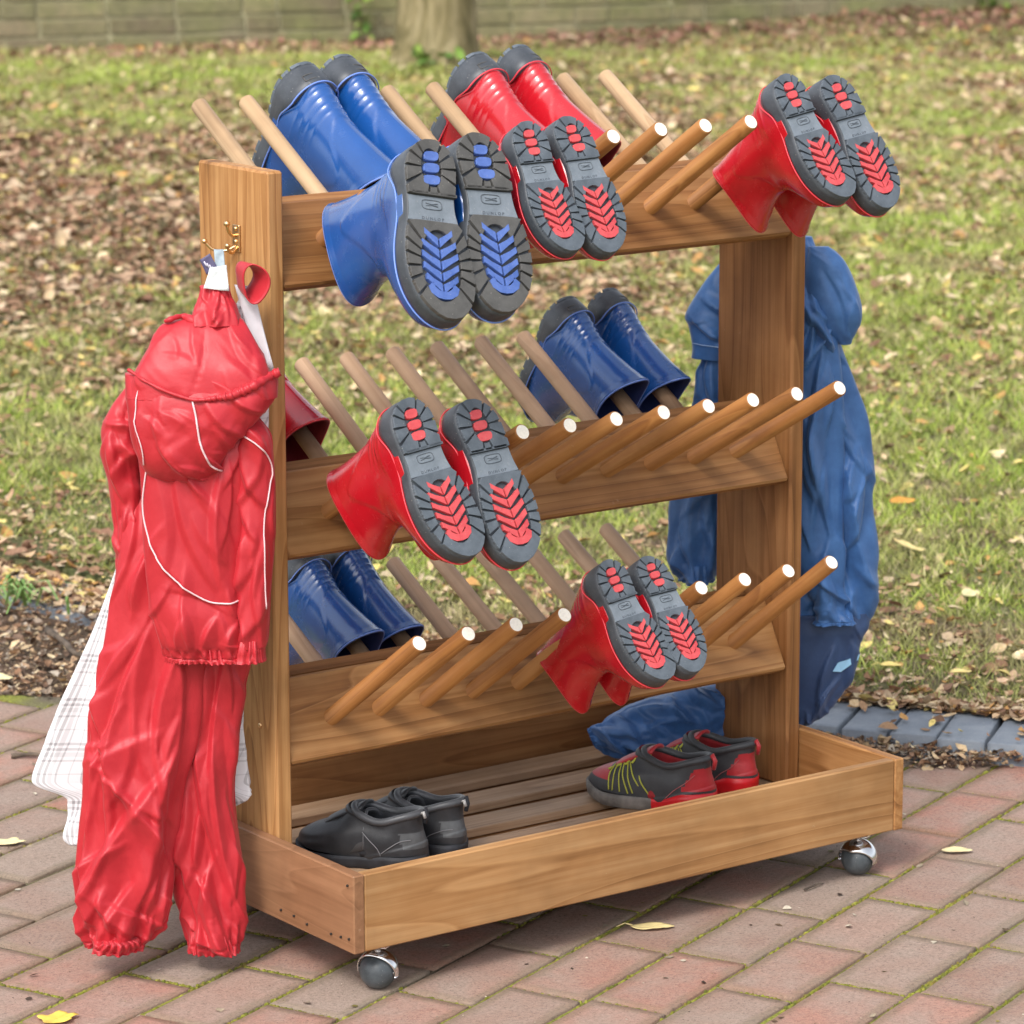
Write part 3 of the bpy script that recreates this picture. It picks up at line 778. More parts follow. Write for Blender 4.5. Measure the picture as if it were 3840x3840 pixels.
# moss tufts squeezed out of the joints (geometry)
def moss_tufts():
    V = []; F = []; C = []; rr = random.Random(11)
    for ci in range(-12, 26):
        for k in range(1500):
            long_ = rr.random() < .75
            if long_: c = -.2955+(ci+.5)*WPX+rr.gauss(0, .0016); s_ = rr.uniform(-1.2, 2.2)
            else:
                if not JN: continue
                jc, js = rr.choice(JN); c = jc+rr.uniform(-.05, .05); s_ = js+rr.gauss(0, .0014)
            x, y = cs2xy(c, s_)
            m = fbm(x*2.3, y*2.3, 4.2)
            if m < -.12+rr.random()*.35 or not paved(x, y): continue
            dx, dy = x+2.4297, y+3.6801; fw = dx*.5874+dy*.8093; rt_ = dx*.8093-dy*.5874
            if abs(rt_) > fw*.14+.1 or fw < 4: continue
            r = rr.uniform(.0014, .0032); h = rr.uniform(.001, .0026); b = len(V); n = 7
            col = rr.choice([(.20, .21, .03), (.28, .29, .05), (.14, .15, .03), (.24, .20, .05)])
            for q in range(n):
                a = 2*math.pi*q/n; rad = r*rr.uniform(.7, 1.3); V.append((x+rad*math.cos(a)*1.5, y+rad*math.sin(a), -.005))
            for q in range(n):
                a = 2*math.pi*q/n; rad = r*rr.uniform(.4, .7); V.append((x+rad*math.cos(a)*1.5, y+rad*math.sin(a), -.003+h*.8))
            V.append((x, y, -.003+h))
            for q in range(n):
                F.append((b+q, b+(q+1) % n, b+n+(q+1) % n, b+n+q)); F.append((b+n+q, b+n+(q+1) % n, b+2*n))
            C += [col]*(2*n+1)
    return V, F, C
def colmesh(name, V, F, C, mat, parent=None, smooth=False):
    me = bpy.data.meshes.new(name); me.from_pydata(V, [], F)
    a = me.color_attributes.new('Col', 'FLOAT_COLOR', 'POINT'); arr = np.ones((len(V), 4), np.float32); arr[:, :3] = np.array(C, np.float32); a.data.foreach_set('color', arr.ravel())
    if smooth: me.polygons.foreach_set('use_smooth', [True]*len(me.polygons))
    o = link(name, me, mat, parent); return o
MOSSC = attr_mat('moss', .95, var=.6)
V, F, C = moss_tufts(); o = colmesh('moss', V, F, C, MOSSC); tag(o, 'yellow green moss growing in the joints between the brick pavers', 'moss', kind='stuff')
# blue-grey edging bricks
def edge_mat():
    s = NT('blue_engineering_brick'); g_ = s.n('ShaderNodeNewGeometry'); oi = s.n('ShaderNodeObjectInfo')
    a = s.n('ShaderNodeTexNoise', i_Scale=25, i_Detail=6, i_Roughness=.7); b = s.n('ShaderNodeTexNoise', i_Scale=300, i_Detail=4)
    for n_ in (a, b): s.l(g_.outputs['Position'], n_.inputs[0])
    c = s.mix(s.ramp(a.outputs[0], [(.4, (0,)), (.7, (1,))]), (.165, .190, .225), (.235, .260, .290))
    c = s.mix(s.math('MULTIPLY', s.ramp(b.outputs[0], [(.6, (0,)), (.72, (1,))]), .4), c, (.42, .42, .40))
    c = s.mix(s.math('MULTIPLY', oi.outputs['Random'], .3), c, (.12, .14, .17))
    return s.done(c, .55, s.bump(b.outputs[0], .35, .0012), Specular_IOR_Level=.45)
EDGE = edge_mat()
EP = [(1.95, -.62), (1.50, .12), (1.399, .286), (1.234, .557), (1.0, .98), (.86, 1.42), (.74, 1.95), (.60, 2.6), (.40, 3.3)]
Ed = crv(EP, 400); Ed2 = np.concatenate([[0], np.cumsum(np.linalg.norm(np.diff(Ed, axis=0), axis=1))])
kerb = empty('kerb', (1.2, .6, 0)); tag(kerb, kind='structure')
EM = paver_meshes(5, .176, .0705, .085, .0008, .0009)
for me in EM: me.materials.append(EDGE)
s_ = 0.0
while s_ < Ed2[-1]-.05:
    i = int(np.searchsorted(Ed2, s_)); p = Ed[i]; t = Ed[min(i+1, 399)]-Ed[i-1]; t /= np.linalg.norm(t); nrm = np.array((t[1], -t[0])); 
    if nrm[0] < 0: nrm = -nrm
    s_ += .0775
    if not (.15 < p[1] < 2.9 or True): continue
    o = bpy.data.objects.new('brick', EM[seg.randrange(5)]); COL.objects.link(o); o.parent = kerb
    q = p+nrm*.088
    # the joints run a little skew, as laid
    o.location = (q[0]-1.2, q[1]-.6, .032-.026*sm(1.1, 1.7, p[1])+seg.uniform(-.002, .002)); o.rotation_euler = (seg.uniform(-.01, .01), seg.uniform(-.012, .012), math.atan2(nrm[1], nrm[0])+R(5+seg.uniform(-1, 1)))
# mortar bed between the edging bricks
V = []; F = []
for i in range(0, 400, 4):
    t = Ed[min(i+1, 399)]-Ed[max(i-1, 0)]; t /= np.linalg.norm(t); nrm = np.array((t[1], -t[0])); nrm = nrm if nrm[0] > 0 else -nrm
    for (a, z) in ((.006, -.01), (.006, .004), (.172, .004), (.172, -.01)): V.append((*(Ed[i]+nrm*a), z))
for i in range(99):
    for k in range(3): F.append((i*4+k, i*4+k+1, i*4+k+5, i*4+k+4))
o = link('mortar', mesh('mortar', V, F, False), MOSS, kerb); o.location = (-1.2, -.6, 0)
# ------------------------------------------------------------------ lawn
def edge_dist(x, y):
    """signed distance outward from the outer line of the kerb (approx)"""
    d2 = (Ed[:, 0]-x)**2+(Ed[:, 1]-y)**2; i = int(np.argmin(d2)); t = Ed[min(i+1, 399)]-Ed[max(i-1, 0)]; n_ = (t[1], -t[0]); l = math.hypot(*n_)
    sg = 1 if n_[0] > 0 else -1
    return ((x-Ed[i, 0])*n_[0]+(y-Ed[i, 1])*n_[1])/l*sg-.17
def lawn_z(x, y):
    b = .026+.012*noise.noise(Vector((x*1.7, y*1.7, 0)))+.02*noise.noise(Vector((x*.35, y*.35, 5)))*sm(1, 5, y)
    # bank against the wall on the right
    b += .17*sm(8.3, 11.2, x)*sm(8.5, 11.5, y)
    b += .05*math.exp(-(((x-6.76)**2+(y-9.5)**2)/.6**2)/2)
    return b
lines_ = []
Lw = [(2.6, -1.9)]+[tuple(p) for p in Ed[::16]]+[(.40, 3.3), (.1, 5.5), (-.3, 9), (-.8, 14)]
Lw = [tuple(q) for q in crv(Lw, 130)]
V = []; F = []; nr = 200
for i, p in enumerate(Lw):
    a = Lw[max(i-1, 0)]; b = Lw[min(i+1, len(Lw)-1)]; t = np.array(b)-np.array(a); t = t/np.linalg.norm(t); nrm = np.array((t[1], -t[0])); nrm = nrm if nrm[0] > 0 else -nrm
    for k in range(nr):
        d = .168+20*(k/(nr-1))**1.8; dirv = nrm*(1-sm(0, 2, d))+np.array((.86, .51))*sm(0, 2, d); dirv /= np.linalg.norm(dirv)
        x = p[0]+dirv[0]*d; y = p[1]+dirv[1]*d
        V.append((x, y, lawn_z(x, y)-(.012 if k == 0 else 0)))
for i in range(len(Lw)-1):
    for k in range(nr-1): F.append((i*nr+k, (i+1)*nr+k, (i+1)*nr+k+1, i*nr+k+1))
def turf_mat():
    s = NT('turf_soil'); g_ = s.n('ShaderNodeNewGeometry')
    a = s.n('ShaderNodeTexNoise', i_Scale=1.6, i_Detail=5); b = s.n('ShaderNodeTexNoise', i_Scale=70, i_Detail=7, i_Roughness=.75)
    for n_ in (a, b): s.l(g_.outputs['Position'], n_.inputs[0])
    br = s.ramp(b.outputs[0], [(.3, (.060, .040, .025)), (.5, (.17, .11, .07)), (.7, (.34, .25, .17))])
    gr = s.ramp(b.outputs[0], [(.3, (.040, .050, .014)), (.5, (.13, .15, .045)), (.7, (.25, .24, .11))])
    return s.done(s.mix(s.ramp(a.outputs[0], [(.42, (0,)), (.58, (1,))]), br, gr), .95, s.bump(b.outputs[0], .8, .02))
lw = link('lawn', mesh('lawn', V, F), turf_mat()); tag(lw, kind='structure')
# brownness field (where fallen leaves have smothered the grass)
def brown(x, y):
    dx, dy = x+2.43, y+3.68; r = math.hypot(dx, dy); az = math.degrees(math.atan2(dx, dy))-35.97
    b = .50+.50*fbm(x*.9, y*.9, 9, 3)+.55*fbm(x*3.2, y*3.2, 2, 3)
    b += .85*math.exp(-((r-12.0)/2.1)**2)*sm(4, -3, az)           # broad brown belt left of the tree
    b += .50*math.exp(-((r-14.3)/1.0)**2)*math.exp(-((az-1.5)/1.9)**2)
    b -= .45*math.exp(-((r-16.0)/1.3)**2)*sm(3, -2, az)
    b += .6*sm(1.0, .2, (x-WA[0])*Wn[0]+(y-WA[1])*Wn[1])
    b -= .22*sm(1, 5, az)*sm(14, 8, r)
    b -= .22*math.exp(-((r-7.7)/1.2)**2)
    b += .32*sm(.12, .02, edge_dist(x, y)) if r < 8.5 else 0
    return min(max(b, 0), 1)
def sample(rg, r0, r1, pw, hw=9.2):
    u = rg.random(); r = (r0**pw+(r1**pw-r0**pw)*u)**(1/pw); az = R(35.97+rg.uniform(-hw, hw))
    return -2.43+math.sin(az)*r, -3.68+math.cos(az)*r, r
WA, WB = np.array((5.10, 12.12)), np.array((12.15, 9.60))   # foot of the wall
Wd = (WB-WA)/np.linalg.norm(WB-WA); Wn = np.array((Wd[1], -Wd[0])); Wn = Wn if Wn[1] < 0 else -Wn
def before_wall(x, y): return (x-WA[0])*Wn[0]+(y-WA[1])*Wn[1] > -.02
rg = random.Random(5)
NB = 290000
ang = []; V = np.zeros((NB*3, 3), np.float32); C = np.zeros((NB*3, 3), np.float32); cnt = 0
GC = [(.33, .44, .055), (.44, .54, .075), (.20, .30, .040), (.50, .53, .13), (.58, .52, .27), (.34, .45, .09)]
tries = 0
while cnt < NB and tries < 900000:
    tries += 1
    x, y, r = sample(rg, 5.2, 19.4, .9)
    if not before_wall(x, y): continue
    if r < 9 and edge_dist(x, y) < .0: continue
    bn = brown(x, y)
    if rg.random() < bn*1.05-.12: continue
    cl = noise.noise(Vector((x*14, y*14, 1)))
    if rg.random() < -.08-cl*1.9: continue
    k = min(r/7, 2.0); h = rg.uniform(.012, .030)*(1+.5*cl)*(.8+.35*k); wd = rg.uniform(.0010, .0020)*(k**1.15)
    a = rg.uniform(0, 6.283); ln = rg.uniform(.2, 1.5)*h; z = lawn_z(x, y)-.003
    q = cnt*3; b2 = rg.uniform(0, 6.283)
    V[q] = (x-math.cos(a)*wd, y-math.sin(a)*wd, z); V[q+1] = (x+math.cos(a)*wd, y+math.sin(a)*wd, z)
    V[q+2] = (x+math.cos(b2)*ln, y+math.sin(b2)*ln, z+h)
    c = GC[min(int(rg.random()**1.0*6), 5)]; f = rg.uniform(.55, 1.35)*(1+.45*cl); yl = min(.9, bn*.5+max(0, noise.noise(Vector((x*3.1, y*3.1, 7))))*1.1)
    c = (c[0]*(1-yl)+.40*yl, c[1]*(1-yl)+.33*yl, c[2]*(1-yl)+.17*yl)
    C[q] = (c[0]*f*.42, c[1]*f*.42, c[2]*f*.42); C[q+1] = C[q]; C[q+2] = (c[0]*f*1.15, c[1]*f*1.15, c[2]*f*1.15)  # shade between blades painted in: roots darkened, tips lightened
    cnt += 1
V = V[:cnt*3]; C = C[:cnt*3]
me = bpy.data.meshes.new('grass'); me.vertices.add(cnt*3); me.vertices.foreach_set('co', V.ravel()); me.loops.add(cnt*3); me.polygons.add(cnt)
me.loops.foreach_set('vertex_index', np.arange(cnt*3, dtype=np.int32)); me.polygons.foreach_set('loop_start', np.arange(0, cnt*3, 3, dtype=np.int32))
me.update(calc_edges=True)
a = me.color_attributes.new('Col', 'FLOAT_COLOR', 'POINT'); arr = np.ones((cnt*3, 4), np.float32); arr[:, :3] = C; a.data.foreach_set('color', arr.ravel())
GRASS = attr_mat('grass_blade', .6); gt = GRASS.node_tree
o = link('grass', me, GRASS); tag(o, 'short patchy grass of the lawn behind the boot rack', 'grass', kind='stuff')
print('grass', cnt)
# ------------------------------------------------------------------ fallen leaves
LEAFC = attr_mat('dead_leaf', .75, var=.5)
LC = [(.36, .225, .13), (.47, .33, .20), (.23, .13, .075), (.58, .44, .27), (.40, .27, .17), (.28, .165, .10), (.68, .56, .36), (.50, .28, .10), (.66, .54, .20), (.50, .38, .25), (.16, .09, .055), (.60, .48, .33)]
LR = [(.34, .20, .125), (.41, .26, .165), (.25, .135, .085), (.20, .105, .065), (.48, .33, .22), (.31, .18, .115), (.56, .43, .30)]
def leaf_geo(rr, x, y, z, L, W_, col, flat=.5, curl=.5, yaw=None):
    """pointed oval leaf, folded on its midrib and curled"""
    yaw = rr.uniform(0, 6.283) if yaw is None else yaw
    tz = rr.gauss(0, .35)*flat; tx = rr.gauss(0, .35)*flat; cu = rr.uniform(-.2, 1)*curl; fo = rr.uniform(.0, .8)*curl
    V = []; st = [(0, .0), (.18, .62), (.45, 1.0), (.72, .72), (1.0, .0)]
    for (u, w_) in st:
        xx = (u-.5)*L; zc = cu*L*((u-.5)**2)*1.5
        if w_ == 0: V.append((xx, 0, zc))
        else:
            j = rr.uniform(.85, 1.15)
            V.append((xx, w_*W_/2*j, zc+fo*w_*W_*.5)); V.append((xx, 0, zc)); V.append((xx, -w_*W_/2*j, zc+fo*w_*W_*.5))
    M3 = Matrix.Rotation(yaw, 3, 'Z') @ Matrix.Rotation(tz, 3, 'Y') @ Matrix.Rotation(tx, 3, 'X')
    V = [M3 @ Vector(v) for v in V]; mn = min(v.z for v in V)
    V = [(v.x+x, v.y+y, v.z-mn*.8+z) for v in V]
    F = [(0, 2, 1), (0, 3, 2), (1, 2, 5, 4), (2, 3, 6, 5), (4, 5, 8, 7), (5, 6, 9, 8), (7, 8, 10), (8, 9, 10)]
    f = rr.uniform(.75, 1.2); c = tuple(k*f for k in col)
    return V, F, [c]*len(V)
def scatter(n, fn, seed):
    rr = random.Random(seed); V = []; F = []; C = []
    for _ in range(n):
        q = fn(rr)
        if q is None: continue
        v, f, c = q; b = len(V); V += v; F += [tuple(i+b for i in p) for p in f]; C += c
    return V, F, C
def lawn_leaf(rr):
    x, y, r = sample(rr, 5.2, 19.6, 1.15)
    if not before_wall(x, y): return None
    if r < 9 and edge_dist(x, y) < -.02: return None
    b = brown(x, y)
    if rr.random() > .15+b*1.15: return None
    k = min(max(r/9, .8), 1.35); L = rr.choice([rr.uniform(.006, .016), rr.uniform(.008, .020), rr.uniform(.012, .028), rr.uniform(.020, .048)])*k
    col = LC[rr.randrange(len(LC))] if rr.random() > b*.9-.2 else LR[rr.randrange(len(LR))]
    if (x-WA[0])*Wn[0]+(y-WA[1])*Wn[1] < .9 and rr.random() < .6: col = rr.choice([(.36, .17, .13), (.30, .15, .11), (.45, .26, .20)])
    return leaf_geo(rr, x, y, lawn_z(x, y)+rr.uniform(0, .014), L, L*rr.uniform(.45, .8), col, .8, 1.0)
V, F, C = scatter(130000, lawn_leaf, 21); o = colmesh('leaf_litter', V, F, C, LEAFC); tag(o, 'brown and tan fallen leaves strewn over the lawn', 'leaf litter', kind='stuff'); print('litter', len(F))
def strip_leaf(rr):
    # the soil strip between the last pavers and the kerb
    i = rr.randrange(399); p = Ed[i]; t = Ed[i+1]-Ed[i]; t /= np.linalg.norm(t); n_ = np.array((t[1], -t[0])); n_ = n_ if n_[0] > 0 else -n_
    wd = .16+.30*sm(1.1, 1.8, p[1]); d = -wd*rr.random()**1.0
    x, y = p+n_*d
    if y > 2.4 or y < -.4: return None
    if paved(x, y, .07): return None
    if paved(x, y, 0) and rr.random() < .55: return None
    L = rr.choice([rr.uniform(.004, .011), rr.uniform(.003, .008), rr.uniform(.004, .012), rr.uniform(.010, .026)])
    col = rr.choice(LC[:7]+[(.12, .07, .045), (.09, .055, .035), (.46, .40, .32), (.28, .22, .17), (.20, .13, .09)])
    hz_ = .016*sm(.12, .0, -d)
    return leaf_geo(rr, x, y, -.010+hz_+rr.uniform(0, .014), L, L*rr.uniform(.3, .8), col, 1.0, .9)
V, F, C = scatter(36000, strip_leaf, 8); o = colmesh('leaf_mulch', V, F, C, LEAFC); tag(o, 'crumbled leaf and bark debris in the gap along the grey kerb bricks', 'leaf debris', kind='stuff')
def kerb_leaf(rr):
    i = rr.randrange(399); p = Ed[i]; t = Ed[i+1]-Ed[i]; t /= np.linalg.norm(t); n_ = np.array((t[1], -t[0])); n_ = n_ if n_[0] > 0 else -n_
    left = p[1] > 1.5
    d = (.17+rr.gauss(.0, .022)) if (rr.random() < .75 and not left) else rr.uniform(.0, .17)
    if not left and d < .14 and rr.random() < .88: return None
    x, y = p+n_*d; L = rr.uniform(.006, .035)
    return leaf_geo(rr, x, y, ((.033-.026*sm(1.1, 1.7, y)) if d < .165 else .028)+rr.uniform(0, .006), L, L*rr.uniform(.4, .8), rr.choice(LC), .7, .9)
V, F, C = scatter(9000, kerb_leaf, 18); o = colmesh('leaf_litter', V, F, C, LEAFC); tag(o, 'dry leaves gathered along the back edge of the grey kerb bricks', 'leaf litter', kind='stuff')
def grit(rr):
    x, y = rr.uniform(-.6, 1.9), rr.uniform(-1, 1.9)
    if not paved(x, y): return None
    L = rr.choice([rr.uniform(.0015, .004)]*6+[rr.uniform(.006, .014)])
    return leaf_geo(rr, x, y, .0005, L, L*rr.uniform(.3, .9), rr.choice([(.06, .04, .03), (.3, .25, .18), (.5, .45, .36), (.12, .08, .05), (.2, .17, .05)]), .5, .5)
V, F, C = scatter(3200, grit, 81); o = colmesh('grit', V, F, C, LEAFC); tag(o, 'tiny crumbs of grit and bark on the pavers', 'grit', kind='stuff')
# single leaves that stand out
def lobed_leaf(name, x, y, z, L, W_, col, yaw, label, lobes=0, curl=.25, stalk=.4, tilt=0):
    n = 40; V = []; F = []; rr = random.Random(hash((round(x*100), 3)) % 999)
    rings_ = 5
    for q in range(rings_+1):
        k = q/rings_
        for j in range(n):
            a = 2*math.pi*j/n; e = 1+lobes*.16*math.cos(a*5)+.04*math.sin(a*13+x*9)*(1 if lobes else .4)
            px = L/2*math.cos(a)*e*k; py = W_/2*math.sin(a)*e*k*(1-.22*math.cos(a)) if True else 0
            if not lobes: py *= (1-.35*abs(math.cos(a))**3)
            zz = curl*W_*(.22*(py/(W_/2))**2*abs(1)+.20*(px/(L/2))**2)+.03*W_*math.sin(px*140+x)*k
            zz -= .018*W_*math.exp(-(py/(.03*W_))**2)+.01*W_*math.cos(abs(py)*700-px*300)*k
            V.append((px, py, zz))
    for q in range(rings_):
        for j in range(n): F.append((q*n+j, q*n+(j+1) % n, (q+1)*n+(j+1) % n, (q+1)*n+j))
    M3 = Matrix.Rotation(tilt, 3, 'X'); V = [M3 @ Vector(v) for v in V]; mn = min(v.z for v in V); V = [(v.x, v.y, v.z-mn+.0006) for v in V]
    s_m = plain(name+'_skin', col, .6, .16, 45, .3, 90)
    t = empty('fallen_leaf', (x, y, z), label, 'leaf', rot=(0, 0, yaw)); t['group'] = 'single fallen leaves'
    bl = link('blade', mesh('blade', V, F), s_m, t)
    md = bl.modifiers.new('s', 'SOLIDIFY'); md.thickness = .0004
    if stalk:
        link('stalk', tube_mesh('stalk', [(-L*.45, 0, .004), (-L*.62, .003, .006), (-L*(.5+stalk), -.002, .003)], [.0009, .0008, .0007], 6), s_m, t)
YL, PY, TN, OC = (.70, .54, .20), (.74, .62, .34), (.56, .42, .26), (.50, .26, .06)
lobed_leaf('yellow_leaf', .475, .012, .001, .058, .026, (.72, .58, .27), R(-32), 'slim pale yellow leaf with a long stalk on the pavers in front of the rack', stalk=.32)
lobed_leaf('yellow_leaf_b', 1.022, .022, .001, .044, .024, PY, R(-36), 'short pale leaf on the pavers right of the rear right caster', stalk=.0, curl=.5)
lobed_leaf('yellow_leaf_c', -.325, .163, .001, .046, .036, (.74, .52, .08), R(-10), 'bright yellow leaf on the pavers at the bottom left edge', lobes=1, stalk=0, curl=.2)
lobed_leaf('cream_leaf_a', .395, 1.66, .004, .062, .050, (.78, .66, .36), R(-30), 'large cream yellow leaf at the left edge where pavers meet the soil', stalk=0, curl=.35)
lobed_leaf('cream_leaf_b', .525, 1.59, .004, .046, .034, (.72, .56, .28), R(30), 'cream leaf on the soil just left of the checked cloth', lobes=1, stalk=.2)
lobed_leaf('cream_leaf_c', -.02, .845, .001, .040, .030, (.78, .66, .36), R(-35), 'small cream leaf on the pavers left of the checked cloth hem', lobes=1, stalk=.5)
lobed_leaf('yellow_leaf_d', 2.14, 1.372, lawn_z(2.14, 1.37)+.016, .060, .062, (.76, .60, .24), R(60), 'big round yellow leaf on the grass right of the blue clothing', stalk=.3, tilt=R(20))
lobed_leaf('cream_leaf_e', 1.99, 1.04, lawn_z(2, 1.04)+.016, .045, .028, (.74, .64, .36), R(10), 'pale oval leaf on the grass below the big round yellow leaf', stalk=0, curl=.6, tilt=R(15))
lobed_leaf('orange_leaf_a', 2.42, 1.70, lawn_z(2.4, 1.7)+.016, .055, .024, (.55, .27, .05), R(-20), 'long orange brown leaf on the grass right of the blue clothing', stalk=0, curl=.6, tilt=R(20))
lobed_leaf('yellow_leaf_f', 1.50, .70, .055, .034, .026, (.76, .60, .20), R(-40), 'small yellow leaf beside the grey kerb bricks', stalk=.4, curl=.6)
lobed_leaf('yellow_leaf_g', 1.56, .60, .055, .036, .022, (.78, .62, .24), R(-25), 'yellow leaf lying on the back edge of the kerb bricks', stalk=0, curl=.8)
lobed_leaf('tan_leaf_h', 1.585, .53, .052, .030, .018, (.66, .44, .27), R(35), 'tan leaf on the kerb, right of the small yellow leaf', stalk=0, curl=.8)
# sticks
for k, (pts, r, lab) in enumerate(((((.605, 1.86, .018), (.60, 1.79, .012), (.575, 1.71, .012), (.60, 1.64, .008)), .0062, 'dark stick lying on the soil left of the checked cloth'),
                                   (((.195, 1.235, .004), (.225, 1.215, .006), (.245, 1.185, .003)), .004, 'short dark twig on the pavers at the left edge'),
                                   (((.735, .012, .003), (.762, .018, .004), (.775, .020, .002)), .0017, 'thin dark twig on the pavers in front of the rack'))):
    P_ = [tuple(p) for p in crv(pts, 10)]
    o = link('stick', tube_mesh('stick', P_, [r*(1-.4*i/9)*(1+.15*math.sin(i*2)) for i in range(10)], 8), plain('bark_%d' % k, (.10, .075, .055), .9, .4, 60, .5, 80)); tag(o, lab, 'stick', 'sticks on the ground')
# ------------------------------------------------------------------ wall
def wall_mat():
    s = NT('mossy_old_brick'); g_ = s.n('ShaderNodeNewGeometry'); oi = s.n('ShaderNodeObjectInfo')
    a = s.n('ShaderNodeTexNoise', i_Scale=2.6, i_Detail=5); b = s.n('ShaderNodeTexNoise', i_Scale=26, i_Detail=6, i_Roughness=.7)
    for n_ in (a, b): s.l(g_.outputs['Position'], n_.inputs[0])
    base = s.ramp(oi.outputs['Random'], [(0, (.15, .125, .08)), (.35, (.24, .20, .125)), (.6, (.18, .165, .10)), (1, (.30, .25, .16))])
    c = s.mix(s.ramp(a.outputs[0], [(.40, (0,)), (.62, (.8,))]), base, (.20, .21, .085))
    c = s.mix(.6, c, s.mix(1.0, c, s.ramp(b.outputs[0], [(.3, (.55, .55, .5)), (.7, (1.35, 1.3, 1.2))]), 'MULTIPLY'))
    return s.done(c, .95, s.bump(b.outputs[0], .6, .006))
WALLM = wall_mat(); MORT = plain('mossy_mortar', (.33, .31, .19), .95, .25, 14)
wl = empty('brick_wall', (WA[0], WA[1], 0), 'low courses of an old mossy brick wall at the back of the lawn', 'wall'); wl.rotation_euler = (0, 0, math.atan2(Wd[1], Wd[0]))
LW = float(np.linalg.norm(WB-WA))
o = link('mortar', box_mesh('mortar', LW+.3, .20, 1.22, .002), MORT, wl, (LW/2, .112, .59))
BMs = [box_mesh('brick', .315, .10, .073, .005, seed=q, wob=.003) for q in range(5)]+[box_mesh('brick', .152, .10, .073, .005, seed=q+9, wob=.003) for q in range(2)]
for me in BMs: me.materials.append(WALLM)
rr = random.Random(2)
for row in range(13):
    x = -.1+(.16 if row % 2 else 0)+rr.uniform(-.01, .01)
    while x < LW-.05:
        short = rr.random() < .16; L = .163 if short else .326
        o = bpy.data.objects.new('brick', BMs[rr.randrange(5, 7) if short else rr.randrange(5)]); COL.objects.link(o); o.parent = wl
        o.location = (x+L/2, .052+rr.uniform(-.003, .003), .012+.083*row+.0365); x += L
ivm = plain('weed_leaf', (.10, .19, .04), .6, .3, 30)
# ------------------------------------------------------------------ tree
def bark():
    s = NT('smooth_grey_olive_bark'); g_ = s.n('ShaderNodeNewGeometry')
    mp = s.n('ShaderNodeMapping'); mp.inputs['Scale'].default_value = (1, 1, .3); s.l(g_.outputs['Position'], mp.inputs[0])
    a = s.n('ShaderNodeTexNoise', i_Scale=7, i_Detail=6, i_Roughness=.65, i_Distortion=1.5); b = s.n('ShaderNodeTexNoise', i_Scale=40, i_Detail=6, i_Roughness=.7)
    for n_ in (a, b): s.l(mp.outputs[0], n_.inputs[0])
    c = s.ramp(a.outputs[0], [(.34, (.085, .075, .030)), (.46, (.18, .15, .068)), (.56, (.31, .26, .145)), (.70, (.42, .37, .24))])
    c = s.mix(.5, c, s.mix(1.0, c, s.ramp(b.outputs[0], [(.3, (.6, .58, .5)), (.7, (1.25, 1.2, 1.1))]), 'MULTIPLY'))
    return s.done(c, .9, s.bump(b.outputs[0], .6, .01))
BARK = bark()
tr = empty('tree', (6.76, 9.52, 0), 'broad pale barked tree trunk in front of the wall rooted in the lawn', 'tree')
V = []; F = []; nz_, na = 60, 40
for i in range(nz_):
    z = 3.4*(i/(nz_-1))**1.5; r0 = .172+.10*math.exp(-z/.10)-.012*z
    for k in range(na):
        a = 2*math.pi*k/na; fl = math.exp(-z/.16)
        r = r0*(1+.22*fl*math.cos(a*4+.8)+.04*noise.noise(Vector((math.cos(a)*1.5, math.sin(a)*1.5, z*1.3)))+.02*noise.noise(Vector((math.cos(a)*5, math.sin(a)*5, z*4))))
        V.append((r*math.cos(a)+.03*z*.3, r*math.sin(a), z-.03))
for i in range(nz_-1):
    for k in range(na): F.append((i*na+k, i*na+(k+1) % na, (i+1)*na+(k+1) % na, (i+1)*na+k))
link('trunk', mesh('trunk', V, F), BARK, tr)
for (a, e, L) in ((.4, .9, 2.0), (2.3, 1.0, 2.2), (4.2, .85, 1.8), (5.4, 1.25, 2.4)):
    p = [Vector((.03, 0, 3.1))]
    for q in range(8): p.append(p[-1]+Vector((math.cos(a+.1*q)*math.cos(e), math.sin(a+.1*q)*math.cos(e), math.sin(e)))*L/8)
    link('limb', tube_mesh('limb', p, [.10*(1-q/9)+.02 for q in range(9)], 14), BARK, tr)
def crown(rr):
    a = rr.uniform(0, 6.283); u = rr.uniform(-1, 1); r = rr.random()**.4; k = 1+.25*math.sin(a*3)+.2*math.sin(u*5+a)
    x, y, z = 6.76+1.9*k*r*math.cos(a)*math.sqrt(1-u*u), 9.52+1.9*k*r*math.sin(a)*math.sqrt(1-u*u), 5.4+1.2*k*r*u
    if noise.noise(Vector((x*1.2, y*1.2, z*1.2))) < -.12: return None
    L = rr.uniform(.07, .12); v, f, c = leaf_geo(rr, 0, 0, 0, L, L*.6, rr.choice([(.12, .16, .03), (.20, .20, .04), (.35, .28, .06)]), 2.5, .6)
    return [(p[0]+x-6.76, p[1]+y-9.52, p[2]+z) for p in v], f, c
V, F, C = scatter(2600, crown, 4); o = colmesh('crown', V, F, C, LEAFC, tr); o['kind'] = 'stuff'
def weed(cx, cy, n, spread, hgt, seed, label):
    rr = random.Random(seed); V = []; F = []; C = []
    for _ in range(n):
        x, y = rr.gauss(0, spread), rr.gauss(0, spread); h = rr.uniform(.01, hgt)
        L = rr.uniform(.03, .07); v, f, c = leaf_geo(rr, x, y, h, L, L*rr.uniform(.5, .9), rr.choice([(.10, .20, .035), (.16, .27, .05), (.22, .32, .06), (.07, .13, .03)]), 1.6, .5)
        b = len(V); V += v; F += [tuple(i+b for i in p) for p in f]; C += c
        if h > hgt*.6:
            b = len(V); V += [(x, y, 0), (x+.004, y, 0), (x, y, h)]; F.append((b, b+1, b+2)); C += [(.12, .16, .04)]*3
    o = colmesh('weeds', V, F, C, LEAFC); o.location = (cx, cy, lawn_z(cx, cy)); tag(o, label, 'weeds', 'weed clumps'); o['kind'] = 'stuff'
